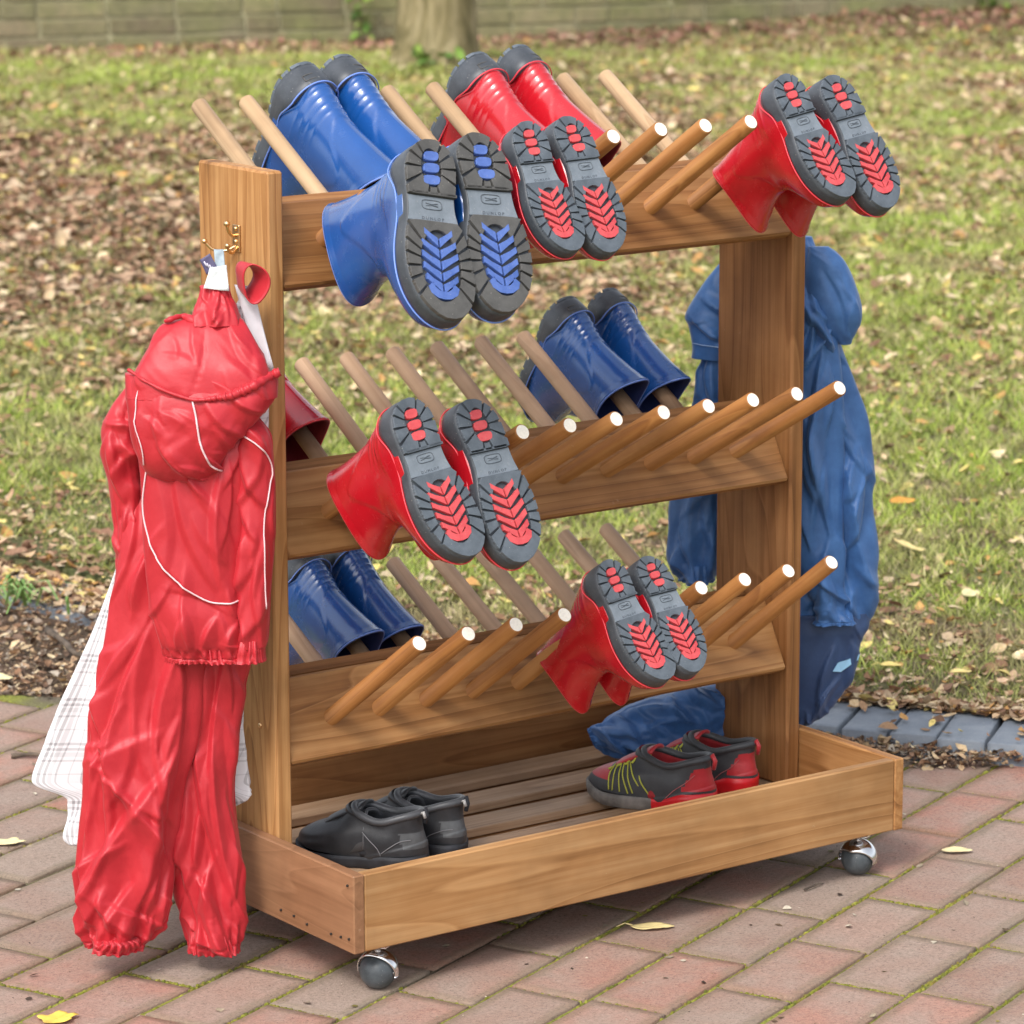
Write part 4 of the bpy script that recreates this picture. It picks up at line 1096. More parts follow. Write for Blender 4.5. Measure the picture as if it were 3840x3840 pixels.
weed(6.60, 9.36, 26, .05, .10, 1, 'small green weeds growing at the left foot of the tree trunk')
weed(7.50, 11.20, 26, .03, .34, 3, 'thin green weed growing up the wall left of the tree')
weed(10.5, 10.12, 30, .08, .22, 4, 'green weed at the wall foot at the upper right')
# ivy-like green tuft at the left edge by the soil
rr = random.Random(6); V = []; F = []; C = []
for _ in range(34):
    a = rr.uniform(0, 6.28); L = rr.uniform(.03, .10); x, y = rr.gauss(0, .03), rr.gauss(0, .05); q = rr.uniform(.3, 1.0); wv = rr.uniform(.002, .004)
    p0 = Vector((x, y, 0)); p1 = p0+Vector((math.cos(a)*L*q*.5, math.sin(a)*L*q*.5, L*.45)); p2 = p0+Vector((math.cos(a)*L*q*1.2, math.sin(a)*L*q*1.2, L*.35)); sd_ = Vector((-math.sin(a), math.cos(a), 0))*wv
    b = len(V); V += [tuple(p0-sd_), tuple(p0+sd_), tuple(p1+sd_), tuple(p1-sd_), tuple(p2)]; F += [(b, b+1, b+2, b+3), (b+3, b+2, b+4)]; c = rr.choice([(.20, .33, .09), (.28, .42, .14), (.14, .24, .06)]); C += [c]*5
o = colmesh('grass_tuft', V, F, C, GRASS); o.location = (.66, 2.06, .02); tag(o, 'tuft of longer green grass at the left edge above the soil', 'grass tuft'); o['kind'] = 'stuff'
# ------------------------------------------------------------------ hanging clothes
CHECK = [(0.0597,0.8514,0.0728,0.8513,0.004,-0.015),(0.0475,0.825,0.0789,0.8249,0.006,-0.015),(0.0236,0.7747,0.0879,0.7745,0.008,-0.015),(-0.0277,0.6912,0.0875,0.6909,0.01,-0.02),(-0.0627,0.6039,0.0828,0.6035,0.01,-0.02),(-0.1043,0.5095,0.0673,0.5091,0.01,-0.03),(-0.1413,0.4179,0.0591,0.4173,0.01,-0.03),(-0.1827,0.3213,0.0494,0.3207,0.01,-0.03),(-0.1987,0.2796,0.0513,0.279,0.01,-0.03),(-0.2147,0.2379,0.056,0.2371,0.01,-0.03),(-0.2097,0.2239,0.0571,0.2232,0.01,-0.03),(-0.1777,0.2098,0.0562,0.2092,0.01,-0.03),(-0.1747,0.1965,0.035,0.1959,0.01,-0.03),(-0.1779,0.1536,-0.0604,0.1533,0.01,-0.03),(-0.1619,0.1451,-0.0876,0.1449,0.005,-0.03)]
LEG_A = [(-0.066, 0.631, 0.0, 0.631, 0.0025, -0.005), (-0.082, 0.5981, 0.015, 0.5981, 0.0112, 0.01), (-0.0893, 0.5664, 0.0191, 0.5661, 0.0186, 0.02), (-0.0993, 0.5016, 0.0179, 0.5013, 0.0198, 0.022), (-0.1122, 0.436, 0.0133, 0.4357, 0.0211, 0.022), (-0.1251, 0.37, 0.0074, 0.3696, 0.0223, 0.022), (-0.1375, 0.3036, -0.0006, 0.3032, 0.0223, 0.022), (-0.1449, 0.2501, -0.0164, 0.2499, 0.0223, 0.022), (-0.1513, 0.1959, -0.025, 0.1956, 0.0223, 0.02), (-0.1568, 0.142, -0.0342, 0.1416, 0.0223, 0.02), (-0.1586, 0.1013, -0.0398, 0.101, 0.0211, 0.02), (-0.1553, 0.0741, -0.0498, 0.0738, 0.0186, 0.02), (-0.1473, 0.0468, -0.0653, 0.0466, 0.0155, 0.02), (-0.141, 0.0311, -0.0824, 0.0309, 0.0136, 0.02)]
LEG_B = [(0.0, 0.631, 0.05, 0.631, 0.0025, -0.01), (-0.02, 0.5981, 0.06, 0.5981, 0.0112, -0.005), (-0.0288, 0.562, 0.0662, 0.5618, 0.0186, 0), (-0.0236, 0.4965, 0.0651, 0.4962, 0.0198, 0), (-0.0184, 0.4304, 0.0639, 0.4303, 0.0198, 0), (-0.0131, 0.3641, 0.0561, 0.3639, 0.0198, 0), (-0.0212, 0.2974, 0.0455, 0.2972, 0.0186, 0), (-0.0324, 0.2438, 0.0392, 0.2436, 0.0186, 0), (-0.037, 0.1898, 0.0422, 0.1895, 0.0186, 0), (-0.0388, 0.1356, 0.0479, 0.1353, 0.0186, 0), (-0.0364, 0.0947, 0.0479, 0.0945, 0.0186, 0), (-0.0295, 0.0674, 0.046, 0.0672, 0.0174, 0), (-0.0227, 0.04, 0.0408, 0.0398, 0.0149, 0), (-0.0164, 0.018, 0.0363, 0.0179, 0.0124, 0)]
JACKET = [(-0.0665, 0.7404, 0.0882, 0.74, 0.0255, 0.03), (-0.0669, 0.7016, 0.0762, 0.7013, 0.0289, 0.035), (-0.0646, 0.6695, 0.0721, 0.6691, 0.0306, 0.04), (-0.0615, 0.6329, 0.0676, 0.6326, 0.0323, 0.04), (-0.0604, 0.5696, 0.0639, 0.5692, 0.0357, 0.04), (-0.0567, 0.5024, 0.0588, 0.5021, 0.0391, 0.04), (-0.0515, 0.4687, 0.0569, 0.4684, 0.0408, 0.04), (-0.0411, 0.4349, 0.0556, 0.4346, 0.0374, 0.04), (-0.0361, 0.4213, 0.0547, 0.4211, 0.0306, 0.04), (-0.0338, 0.4077, 0.0538, 0.4075, 0.0255, 0.04)]
SLEEVE_A = [(-.078,.745,-.055,.745,.005,.005),(-0.0988,0.7185,-0.0699,0.7184,0.02,0),(-0.1139,0.6885,-0.0706,0.6884,0.024,0),(-0.1099,0.6417,-0.0678,0.6416,0.026,0),(-0.1044,0.5947,-0.0662,0.5946,0.026,0),(-0.1002,0.5542,-0.0685,0.5541,0.024,0),(-0.0982,0.5272,-0.0704,0.5271,0.024,0),(-0.101,0.4933,-0.0778,0.4932,0.02,0)]
SLEEVE_B = [(.058,.712,.078,.712,.005,.04),(0.0615,0.6909,0.0952,0.6908,0.016,0.05),(0.0582,0.637,0.0986,0.6368,0.018,0.045),(0.0577,0.5703,0.0982,0.5702,0.02,0.045),(0.0559,0.5033,0.0925,0.5032,0.02,0.045),(0.0527,0.4359,0.0875,0.4358,0.02,0.045),(0.0551,0.421,0.084,0.4209,0.016,0.045),(0.0528,0.4067,0.0851,0.4067,0.016,0.045)]
HOOD_TOP = [(0.012, 0.8322, 0.0587, 0.8321, 0.0079, 0.03), (-0.0278, 0.8266, 0.0654, 0.8263, 0.0132, 0.035), (-0.0418, 0.8143, 0.072, 0.814, 0.0198, 0.04), (-0.0502, 0.7956, 0.0824, 0.7952, 0.0264, 0.045), (-0.0618, 0.7768, 0.0921, 0.7764, 0.033, 0.05), (-0.0719, 0.7604, 0.1015, 0.7599, 0.037, 0.05), (-0.0761, 0.7473, 0.1052, 0.7468, 0.0383, 0.05), (-0.0789, 0.7387, 0.105, 0.7383, 0.0383, 0.05)]
HOOD_POUCH = [(-0.08, 0.7661, 0.1039, 0.7656, 0.033, 0.045), (-0.0788, 0.7407, 0.1025, 0.7402, 0.0409, 0.05), (-0.0773, 0.721, 0.0892, 0.7205, 0.0436, 0.05), (-0.0759, 0.6979, 0.0681, 0.6975, 0.0436, 0.05), (-0.0688, 0.6714, 0.0442, 0.6711, 0.0396, 0.05), (-0.0575, 0.6515, 0.0296, 0.6513, 0.033, 0.05), (-0.0474, 0.6396, 0.0215, 0.6394, 0.0238, 0.05), (-0.0358, 0.6342, 0.0097, 0.6341, 0.0132, 0.05)]
NECK = [(0.0146,0.8699,0.0444,0.8699,0.01,0.02),(0.0104,0.8569,0.0493,0.8568,0.014,0.02),(0.0067,0.8445,0.0559,0.8444,0.018,0.025),(0.0002,0.8244,0.0624,0.8242,0.024,0.03)]
BLUE_BODY = [(0.0917, 0.8342, 0.1141, 0.8341, 0.008, 0), (0.0833, 0.7937, 0.1281, 0.7936, 0.016, 0), (0.0779, 0.7485, 0.1392, 0.7484, 0.0208, 0), (0.0712, 0.6843, 0.1558, 0.684, 0.024, 0), (0.0644, 0.6296, 0.1769, 0.6293, 0.0272, 0), (0.0575, 0.5762, 0.1974, 0.5758, 0.0288, 0), (0.0544, 0.518, 0.2051, 0.5175, 0.032, 0), (0.0514, 0.4479, 0.2056, 0.4475, 0.032, 0), (0.0522, 0.3766, 0.2098, 0.3762, 0.032, 0), (0.0532, 0.2901, 0.2052, 0.2897, 0.032, 0), (0.0538, 0.262, 0.198, 0.262, 0.02, 0)]
BLUE_HOOD = [(0.1089,0.8241,0.1356,0.824,0.01,0.03),(0.1062,0.8069,0.1566,0.8068,0.02,0.03),(0.1037,0.7755,0.1734,0.7754,0.026,0.03),(0.107,0.7448,0.1821,0.7446,0.03,0.03),(0.1178,0.723,0.1832,0.7228,0.028,0.03),(0.1359,0.7004,0.1754,0.7003,0.02,0.03),(0.154,0.6867,0.1674,0.6867,0.01,0.03)]
BLUE_SLEEVE_CUFF = [(-0.0079,0.8,0.0332,0.7999,0.01,-0.01),(-0.0375,0.7624,0.0336,0.7622,0.02,-0.01),(-0.0604,0.7232,0.034,0.7229,0.03,-0.01),(-0.0558,0.7042,0.0342,0.704,0.03,-0.01),(-0.0511,0.6761,0.0345,0.6759,0.028,-0.01),(-0.0524,0.6609,0.0347,0.6607,0.026,-0.01)]
BLUE_SLEEVE = [(-0.0357,0.6646,0.0424,0.6644,0.02,-0.015),(-0.0385,0.6402,0.0427,0.64,0.02,-0.015),(-0.0443,0.6074,0.0431,0.6071,0.022,-0.015),(-0.0501,0.579,0.0434,0.5788,0.024,-0.015),(-0.0618,0.5176,0.044,0.5173,0.024,-0.015),(-0.081,0.4505,0.041,0.4502,0.024,-0.015),(-0.0823,0.4094,0.0225,0.4091,0.028,-0.015),(-0.0835,0.3658,0.0001,0.3656,0.028,-0.015),(-0.0743,0.3487,-0.015,0.3485,0.022,-0.015),(-0.0605,0.3369,-0.0301,0.3368,0.016,-0.015)]
BLUE_LEG = [(0.125,0.1927,0.1259,0.0967,0.035,0),(0.0833,0.185,0.084,0.0905,0.04,0),(0.0544,0.1795,0.0573,0.0874,0.04,0),(0.0043,0.1679,0.0154,0.0875,0.036,0),(-0.0306,0.1523,-0.0151,0.0844,0.03,0),(-0.0496,0.1397,-0.038,0.086,0.022,0),(-0.0625,0.1287,-0.0533,0.0972,0.016,0),(-0.0701,0.1256,-0.061,0.1051,0.014,0)]
PIPE_BODY = [(-0.0504,0.6531),(-0.0565,0.6067),(-0.051,0.5705),(-0.0365,0.5367),(-0.0142,0.5106),(0.0108,0.4923),(0.031,0.4857),(0.0539,0.487)]
PIPE_SLEEVE = [(0.0675,0.6939),(0.0812,0.6823),(0.0923,0.6642),(0.0953,0.6435),(0.0889,0.6073),(0.0857,0.5683),(0.0842,0.4769)]
PIPE_HOOD = [(0.0057,0.7429),(0.0102,0.7201),(0.0133,0.687),(0.0191,0.6615),(0.0276,0.6487)]
PIPE_HOOD_B = [(-0.0578,0.7598),(-0.0638,0.737),(-0.0608,0.7063),(-0.0538,0.6807),(-0.0526,0.6589)]
BRIM = [(-0.0735,0.7735),(-0.0537,0.7634),(-0.0241,0.7506),(0.0057,0.7424),(0.0307,0.7434),(0.0557,0.7479),(0.0808,0.758),(0.1097,0.7705)]

BLUE_ARM = [(0.1001,0.7666,0.1298,0.7665,0.01,0.02),(0.091,0.7231,0.1445,0.7229,0.018,0.03),(0.0871,0.6485,0.1557,0.6483,0.022,0.035),(0.0886,0.5347,0.1619,0.5345,0.024,0.035),(0.0945,0.4198,0.1622,0.4196,0.024,0.035),(0.1045,0.3503,0.1618,0.3502,0.022,0.035),(0.1299,0.3154,0.1638,0.3153,0.016,0.035),(0.143,0.296,0.1656,0.2959,0.013,0.035),(0.1416,0.2867,0.1688,0.2866,0.012,0.035)]
BLUE_TROUSER = [(0.0531,0.2956,0.2052,0.2952,0.034,0),(0.0531,0.2731,0.2021,0.2727,0.036,0.004),(0.0549,0.252,0.1918,0.2516,0.036,0.004),(0.06,0.1978,0.1782,0.1975,0.034,0.004),(0.0658,0.1647,0.1597,0.1644,0.03,0.004),(0.0851,0.1433,0.1401,0.1432,0.025,0.004),(0.0991,0.1283,0.1144,0.1282,0.015,0.004)]

DU = Vector((.809, -.588, 0)); DN = Vector((-.588, -.809, 0)); UPZ = Vector((0, 0, 1))
def rnoise(x, y, z): return 1-2*abs(noise.noise(Vector((x, y, z))))
class Cloth:
    """a limp tube of cloth: rows give left edge, right edge, half thickness and forward offset (metres)"""
    def __init__(s, rows, nv, nf, seed, vf=(26, 3.0, .006), cr=(1, .004), gather=(), creases=(), back=.35, box=.75, side=.7, open_ends=(False, True), rc=None, amp_=1.45):
        s.R = crv(rows, nv); s.nv, s.nf, s.seed = nv, nf, seed; s.vf, s.cr, s.g, s.c, s.back, s.box, s.side = vf, cr, gather, creases, back, box, side
        s.open_ends = open_ends
        R_ = s.R; ph = 2*np.pi*np.arange(nf)/nf; c = np.cos(ph); sn = np.sin(ph)
        U = ((R_[:, 0]+R_[:, 2])/2)[:, None]+((R_[:, 2]-R_[:, 0])/2)[:, None]*c; Vv = ((R_[:, 1]+R_[:, 3])/2)[:, None]+((R_[:, 3]-R_[:, 1])/2)[:, None]*c
        fr = np.clip(sn*1.5+.6, .0, 1)[None, :]*amp_
        s.CF = np.zeros((nv, nf))
        def fold(x0, y0, x1, y1, a, w_, asym):
            dx, dy = x1-x0, y1-y0; L2 = dx*dx+dy*dy; L_ = math.sqrt(L2); q = ((U-x0)*dx+(Vv-y0)*dy)/L2; qc = np.clip(q, 0, 1)
            ex = (q-qc)*L_; bow = .07*L_*np.sin(np.pi*qc)*asym
            sdist = (((U-x0)*dy-(Vv-y0)*dx)/L_-bow)*asym
            tap = np.sin(np.pi*np.clip(qc*.92+.04, 0, 1))**.7; wv = w_*(.35+.65*tap)
            side_ = np.where(sdist > 0, np.maximum(0, 1-sdist/(1.1*wv)), np.maximum(0, 1+sdist/(4.2*wv))**1.25)
            s.CF += a*side_*tap*np.maximum(0, 1-np.abs(ex)/(2.5*w_))*fr
        for (x0, y0, x1, y1, a4, wd) in creases: fold(x0, y0, x1, y1, a4*.8, wd*.8, 1 if a4 > 0 else -1)
        if rc:
            rg_ = random.Random(seed*13+1)
            for (l0, l1, amp, wd, slant) in [q[1:] for q in rc for _ in range(q[0])]:
                i = rg_.randrange(nv); u = R_[i, 0]+(R_[i, 2]-R_[i, 0])*rg_.uniform(-.02, 1.02); v = R_[i, 1]; L_ = rg_.uniform(l0, l1)
                th_ = rg_.gauss(slant, .22) if rg_.random() < .84 else slant+rg_.choice((-1, 1))*rg_.uniform(.5, 1.0)
                k_ = rg_.uniform(.45, 1.2)*min(1, .35+L_/l1)
                fold(u, v, u+math.sin(th_)*L_, v-math.cos(th_)*L_, amp*k_, wd*rg_.uniform(.6, 1.5), rg_.choice((-1, 1)))
    def pt(s, i, ph, extra=0):
        uL, vL, uR, vR, T_, dn = s.R[i]; c, sn = math.cos(ph), math.sin(ph)
        mu, mv = (uL+uR)/2, (vL+vR)/2; hu, hv = (uR-uL)/2, (vR-vL)/2; half = math.hypot(hu, hv)
        u = mu+hu*c; v = mv+hv*c; dep = dn+T_*math.copysign(abs(sn)**s.box, sn)*(1 if sn > 0 else s.back)
        arc = ph*(half+T_)*.75; sd = s.seed*7.31; t = i/(s.nv-1)
        lng = np.linalg.norm(s.R[-1][:2]-s.R[0][:2])*t
        wx = noise.noise(Vector((arc*9, lng*7, sd)))*.022; wy = noise.noise(Vector((arc*9, lng*7, sd+9)))*.03
        k1, k2, a1 = s.vf
        f = a1*(rnoise((arc+wx)*k1*.35, (lng+wy)*k2*.9, sd+3)-.35)
        kk, a2 = s.cr
        f += a2*.55*(rnoise((arc+wx)*17*kk, (lng+wy)*9*kk, sd+5)-.5)+a2*.22*(rnoise((arc+wx+.4*lng)*42*kk, (lng+wy-.3*arc)*18*kk, sd+8)-.5)
        f += a2*.05*(rnoise(arc*110*kk, (lng+wy)*90*kk, sd+2)-.5)
        for (t0, w_, a3, N_) in s.g:
            f += a3*math.exp(-((t-t0)/w_)**2)*(math.sin(N_*ph+3*noise.noise(Vector((ph*2.2, t*4, sd)))) if N_ > 1 else 1)
        f += s.CF[i, int(round(ph/2/math.pi*s.nf)) % s.nf]
        f = f*(.6+.4*min(1, max(0, (abs(sn))**.5)))+extra
        du, dd = c*s.side*f, (sn if sn > 0 else sn*.5)*f*1.0
        return u+du*(hu/half if half else 1), v+du*(hv/half if half else 0), dep+dd
    def w3(s, p): return s.O+DU*p[0]+UPZ*p[1]+DN*p[2]
    def build(s, name, origin, mat, parent, uv=False):
        s.O = Vector((origin[0], origin[1], .0055 if origin is OR else 0)); base = parent.location if parent else Vector((0, 0, 0))
        V = []; F = []; nf, nv = s.nf, s.nv; UVv = []
        rings = [(i, 1.0, 0) for i in range(nv)]
        for i in range(nv):
            r = s.R[i]
            for j in range(nf):
                ph = 2*math.pi*j/nf; V.append(s.w3(s.pt(i, ph))-base)
                if uv: UVv.append(((r[2]-r[0])*(math.cos(ph)+1)/2+(.5 if ph > math.pi else 0), np.linalg.norm(s.R[i][:2]-s.R[0][:2])))
        n = nv
        for e, op in ((0, s.open_ends[0]), (1, s.open_ends[1])):
            i0 = 0 if e == 0 else nv-1; ctr = sum((V[i0*nf+j] for j in range(nf)), Vector())/nf
            if op:
                dirv = (s.w3(s.pt(max(i0-6, 0) if e else 6, 1.57))-s.w3(s.pt(i0, 1.57))).normalized()
                prev = i0
                for q, (kk, dd) in enumerate(((.90, .001), (.86, .012), (.7, .03))):
                    st = len(V)
                    for j in range(nf): V.append(ctr+(V[i0*nf+j]-ctr)*kk+dirv*dd)
                    a = i0*nf if q == 0 else st-nf
                    for j in range(nf):
                        fc = (a+j, a+(j+1) % nf, st+(j+1) % nf, st+j); F.append(fc if e else fc[::-1])
                fc = tuple(st+j for j in range(nf)); F.append(fc if e else fc[::-1])
            else:
                fc = tuple(i0*nf+j for j in range(nf)); F.append(fc if e else fc[::-1])
        for i in range(nv-1):
            for j in range(nf): F.append((i*nf+j, i*nf+(j+1) % nf, (i+1)*nf+(j+1) % nf, (i+1)*nf+j)[::-1])
        me = mesh(name, V, F)
        if uv:
            ul = me.uv_layers.new(name='UVMap'); UVv += [(0, 0)]*(len(V)-len(UVv))
            for lp in me.loops: ul.data[lp.index].uv = UVv[lp.vertex_index]
        import bmesh
        bm = bmesh.new(); bm.from_mesh(me); bmesh.ops.recalc_face_normals(bm, faces=bm.faces); bm.to_mesh(me); bm.free()
        return link(name, me, mat, parent)
    def surf(s, u, v, extra=.001):
        i = int(np.argmin(abs((s.R[:, 1]+s.R[:, 3])/2-v))); r = s.R[i]
        c = min(max((u-(r[0]+r[2])/2)/((r[2]-r[0])/2), -.98), .98); p = s.pt(i, math.acos(c), extra); return s.w3((p[0], v, p[2]))
def strip_on(cl, pts, rad, name, mat, parent, n=40, extra=.0012):
    P_ = crv(pts, n); W3 = [cl.surf(p[0], p[1], extra)-parent.location for p in P_]
    return link(name, tube_mesh(name, W3, rad, 6), mat, parent)
def cloth_mat(name, col, dark, rough=.42, sheen=.25, bs=900, spec=.4, tint=(1, 1, 1)):
    s = NT(name); tc = s.n('ShaderNodeTexCoord')
    a = s.n('ShaderNodeTexNoise', i_Scale=24, i_Detail=6, i_Roughness=.65); b = s.n('ShaderNodeTexNoise', i_Scale=bs, i_Detail=2); c_ = s.n('ShaderNodeTexNoise', i_Scale=55, i_Detail=4, i_Roughness=.6, i_Distortion=1.2)
    for n_ in (a, b, c_): s.l(tc.outputs['Object'], n_.inputs[0])
    c = s.mix(s.ramp(a.outputs[0], [(.35, (0,)), (.7, (1,))]), dark, col)
    cr = s.ramp(c_.outputs[0], [(.42, (0,)), (.5, (1,)), (.58, (0,))])
    n1 = s.bump(cr, .10, .0006); n2 = s.bump(b.outputs[0], .15, .0004, n1)
    m = s.done(c, rough, n2, Specular_IOR_Level=spec); s.b.inputs['Sheen Weight'].default_value = sheen; s.b.inputs['Sheen Roughness'].default_value = .4
    s.b.inputs['Sheen Tint'].default_value = (*tint, 1); return m
NYL = cloth_mat('red_rain_nylon', (.50, .026, .037), (.42, .016, .026), .46, .15, tint=(1, .6, .6))
NYI = cloth_mat('red_nylon_inside', (.45, .008, .02), (.36, .005, .014), .55, .1)
NAVY = cloth_mat('navy_blue_cotton', (.040, .078, .185), (.026, .052, .130), .55, .2, tint=(.7, .8, 1))
BLU = cloth_mat('washed_blue_cotton', (.062, .165, .400), (.036, .105, .275), .45, .25, tint=(.7, .8, 1))
PIPE = plain('silver_pink_piping', (.78, .55, .58), .4)
def check_mat():
    s = NT('white_cotton_with_grey_check'); uv = s.n('ShaderNodeUVMap'); sp = s.n('ShaderNodeSeparateXYZ'); s.l(uv.outputs[0], sp.inputs[0])
    tot = None
    for ax, per in ((0, .052), (1, .062)):
        fr = s.math('FRACT', s.math('DIVIDE', sp.outputs[ax], per))
        for p, w_, a in ((.12, .030, .75), (.24, .030, .75), (.36, .05, .35), (.50, .022, .6), (.80, .015, .4)):
            d = s.math('ABSOLUTE', s.math('SUBTRACT', fr, p)); k = s.math('MULTIPLY', s.math('LESS_THAN', d, w_), a*(.62 if ax == 0 else .5))
            tot = k if tot is None else s.math('ADD', tot, k)
    c = s.mix(s.math('MINIMUM', tot, 1.0), (.70, .69, .72), (.20, .19, .20))
    tc = s.n('ShaderNodeTexCoord'); b = s.n('ShaderNodeTexNoise', i_Scale=700, i_Detail=2); s.l(tc.outputs['Object'], b.inputs[0])
    return s.done(c, .85, s.bump(b.outputs[0], .3, .0006))
CHK = check_mat()
OR = (-.075, .228)
base = Vector((OR[0], OR[1], .9))
# check cloth behind
cc = Cloth(CHECK, 150, 120, 3, vf=(40, 1.2, .008), cr=(.6, .003), back=1.0, box=1.0, creases=((-.09, .55, -.19, .25, .006, .006), (-.06, .50, -.13, .22, .006, .008)))
ct = empty('checked_cloth', base, 'white cotton cloth with fine grey check hanging behind the red rainwear', 'cloth')
cc.build('drape', OR, CHK, ct, uv=True)
# red trousers
tt = empty('rain_trousers', base, 'red nylon rain trousers with elasticated ankles hanging below the red jacket', 'trousers')
lb = Cloth(LEG_B, 230, 170, 12, vf=(26, 1.6, .006), cr=(.9, .003), box=.5, gather=((1.0, .022, .0030, 26), (.955, .006, -.0022, 0.0001), (.93, .05, .004, 11)), creases=((.01, .40, .03, .10, .009, .006), (.035, .42, .045, .05, .008, .006), (-.015, .28, .0, .05, .007, .007), (.02, .16, .0, .03, .006, .005)), rc=[(5,.20,.40,.011,.011,.03),(40,.04,.18,.0065,.0052,.08)])
lb.build('trouser_leg', OR, NYL, tt)
la = Cloth(LEG_A, 250, 200, 7, vf=(22, 1.4, .007), cr=(.9, .003), box=.5, gather=((1.0, .022, .0032, 28), (.955, .006, -.0022, .0001), (.92, .06, .0055, 10)), creases=((-.05, .46, -.11, .18, .011, .008), (-.02, .44, -.05, .22, .012, .008), (-.075, .44, -.13, .30, .008, .006), (-.12, .12, -.10, .05, .009, .008), (-.06, .13, -.075, .05, .008, .007), (-.10, .26, -.04, .20, .006, .007), (-.03, .30, -.06, .16, .007, .008), (-.14, .16, -.125, .06, .007, .006)), rc=[(7,.20,.45,.013,.012,-.12),(56,.04,.20,.0070,.0055,-.12)])
la.build('trouser_leg', OR, NYL, tt)
for cl, rr_ in ((lb, LEG_B), (la, LEG_A)):
    r0, r1 = rr_[-1], rr_[-2]
# jacket
jt = empty('rain_jacket', base, 'red hooded nylon rain jacket with pale piping hanging from the hook on the left post', 'jacket')
sa = Cloth(SLEEVE_A, 90, 90, 21, vf=(40, 3, .006), cr=(1.1, .006), gather=((.62, .05, .002, 13), (1, .06, .002, 15)), creases=((-.10, .68, -.085, .60, .007, .005), (-.075, .67, -.10, .63, .006, .005), (-.08, .60, -.09, .54, .005, .004)), rc=[(4,.05,.12,.007,.006,.3),(26,.02,.07,.0050,.0036,.6)])
sa.build('sleeve', OR, NYL, jt)
jb = Cloth(JACKET, 190, 200, 31, vf=(14, 1.4, .006), cr=(.75, .0025), box=.6, gather=((1.0, .03, .0026, 44), (.945, .008, -.002, .0001), (.90, .05, .0032, 22)), creases=((-.02, .66, .03, .50, .006, .010), (.04, .66, .035, .50, .009, .008), (-.045, .56, .0, .50, .004, .008), (.0, .60, .045, .53, .004, .010), (.03, .47, .01, .43, .006, .006), (-.01, .47, -.02, .43, .005, .005), (.05, .46, .035, .43, .005, .004), (-.03, .50, .04, .47, -.003, .006)), rc=[(6,.08,.20,.008,.010,.25),(30,.03,.12,.0042,.0044,.3)])
jb.build('body', OR, NYL, jt)
sb = Cloth(SLEEVE_B, 110, 80, 41, vf=(40, 2.2, .007), cr=(1, .0045), gather=((1.0, .04, .0018, 20),), creases=((.065, .66, .09, .60, .007, .006), (.06, .62, .08, .56, .006, .005), (.07, .58, .065, .44, .008, .005), (.085, .56, .08, .44, .006, .004)), rc=[(4,.08,.2,.007,.006,-.1),(24,.03,.10,.0050,.0036,-.2)])
sb.build('sleeve', OR, NYL, jt)
hp = Cloth(HOOD_POUCH, 110, 170, 51, vf=(16, 2.2, .007), cr=(.8, .004), box=.6, amp_=1.9, creases=((.02, .74, .06, .69, .006, .006), (.05, .745, .09, .72, .007, .006), (.03, .71, .055, .67, .006, .006), (-.04, .74, -.02, .66, .004, .008), (-.06, .73, -.055, .67, .005, .006)), open_ends=(False, False), rc=[(4,.05,.10,.006,.008,.9),(24,.02,.07,.0036,.0036,.9)])
hp.build('hood', OR, NYL, jt)
ht = Cloth(HOOD_TOP, 90, 170, 61, vf=(12, 2.0, .0045), cr=(.8, .003), box=.65, amp_=1.7, creases=((.02, .825, .004, .745, -.0016, .0018), (.05, .82, .085, .77, .004, .006), (-.02, .82, -.06, .765, .003, .006)), open_ends=(False, False), rc=[(4,.04,.10,.004,.008,.3),(10,.02,.06,.0022,.0028,.4)])
ht.build('hood_crown', OR, NYL, jt)
P_ = crv(BRIM, 150); pp = []
for k, p in enumerate(P_):
    q = hp.surf(p[0], p[1], .004)
    q2 = ht.surf(p[0], max(p[1], .742), .003)
    dq = max((q-hp.O).dot(DN), (q2-hp.O).dot(DN)); pp.append(hp.O+DU*p[0]+UPZ*p[1]+DN*dq-jt.location)
link('hood_brim', tube_mesh('hood_brim', pp, [.0022+.0034*sm(.45, .8, k/149)+.0008*sm(.4, .7, k/149)*math.sin(k*1.1)+.0003*math.sin(k*.4) for k in range(150)], 14), NYL, jt)
nk = Cloth(NECK, 60, 90, 71, vf=(60, 1.5, .004), cr=(1.3, .003), gather=((.0, .5, .0025, 9),), open_ends=(False, False), rc=[(12,.03,.06,.0040,.0020,.0)]); nk.build('neck', OR, NYL, jt)
cu_ = [(-.030, .829), (-.012, .834), (.010, .8275), (.035, .823), (.060, .826)]
link('collar_roll', tube_mesh('collar_roll', [hp.O+DU*p[0]+UPZ*p[1]+DN*(.040+.006*math.sin(k*.4))-jt.location for k, p in enumerate(crv(cu_, 40))], [(.0050+.0012*math.sin(k*.5)+.0006*math.sin(k*1.7))*(.3+.7*math.sin(math.pi*(k+1)/41)) for k in range(40)], 14), NYL, jt)
strip_on(jb, PIPE_BODY, .0011, 'piping', PIPE, jt, 60)
strip_on(sb, PIPE_SLEEVE, .0010, 'piping', PIPE, jt, 60)
strip_on(hp, PIPE_HOOD, .0013, 'piping', PIPE, jt, 40, .002)
strip_on(hp, PIPE_HOOD_B, .0008, 'piping', PIPE, jt, 40, .002)
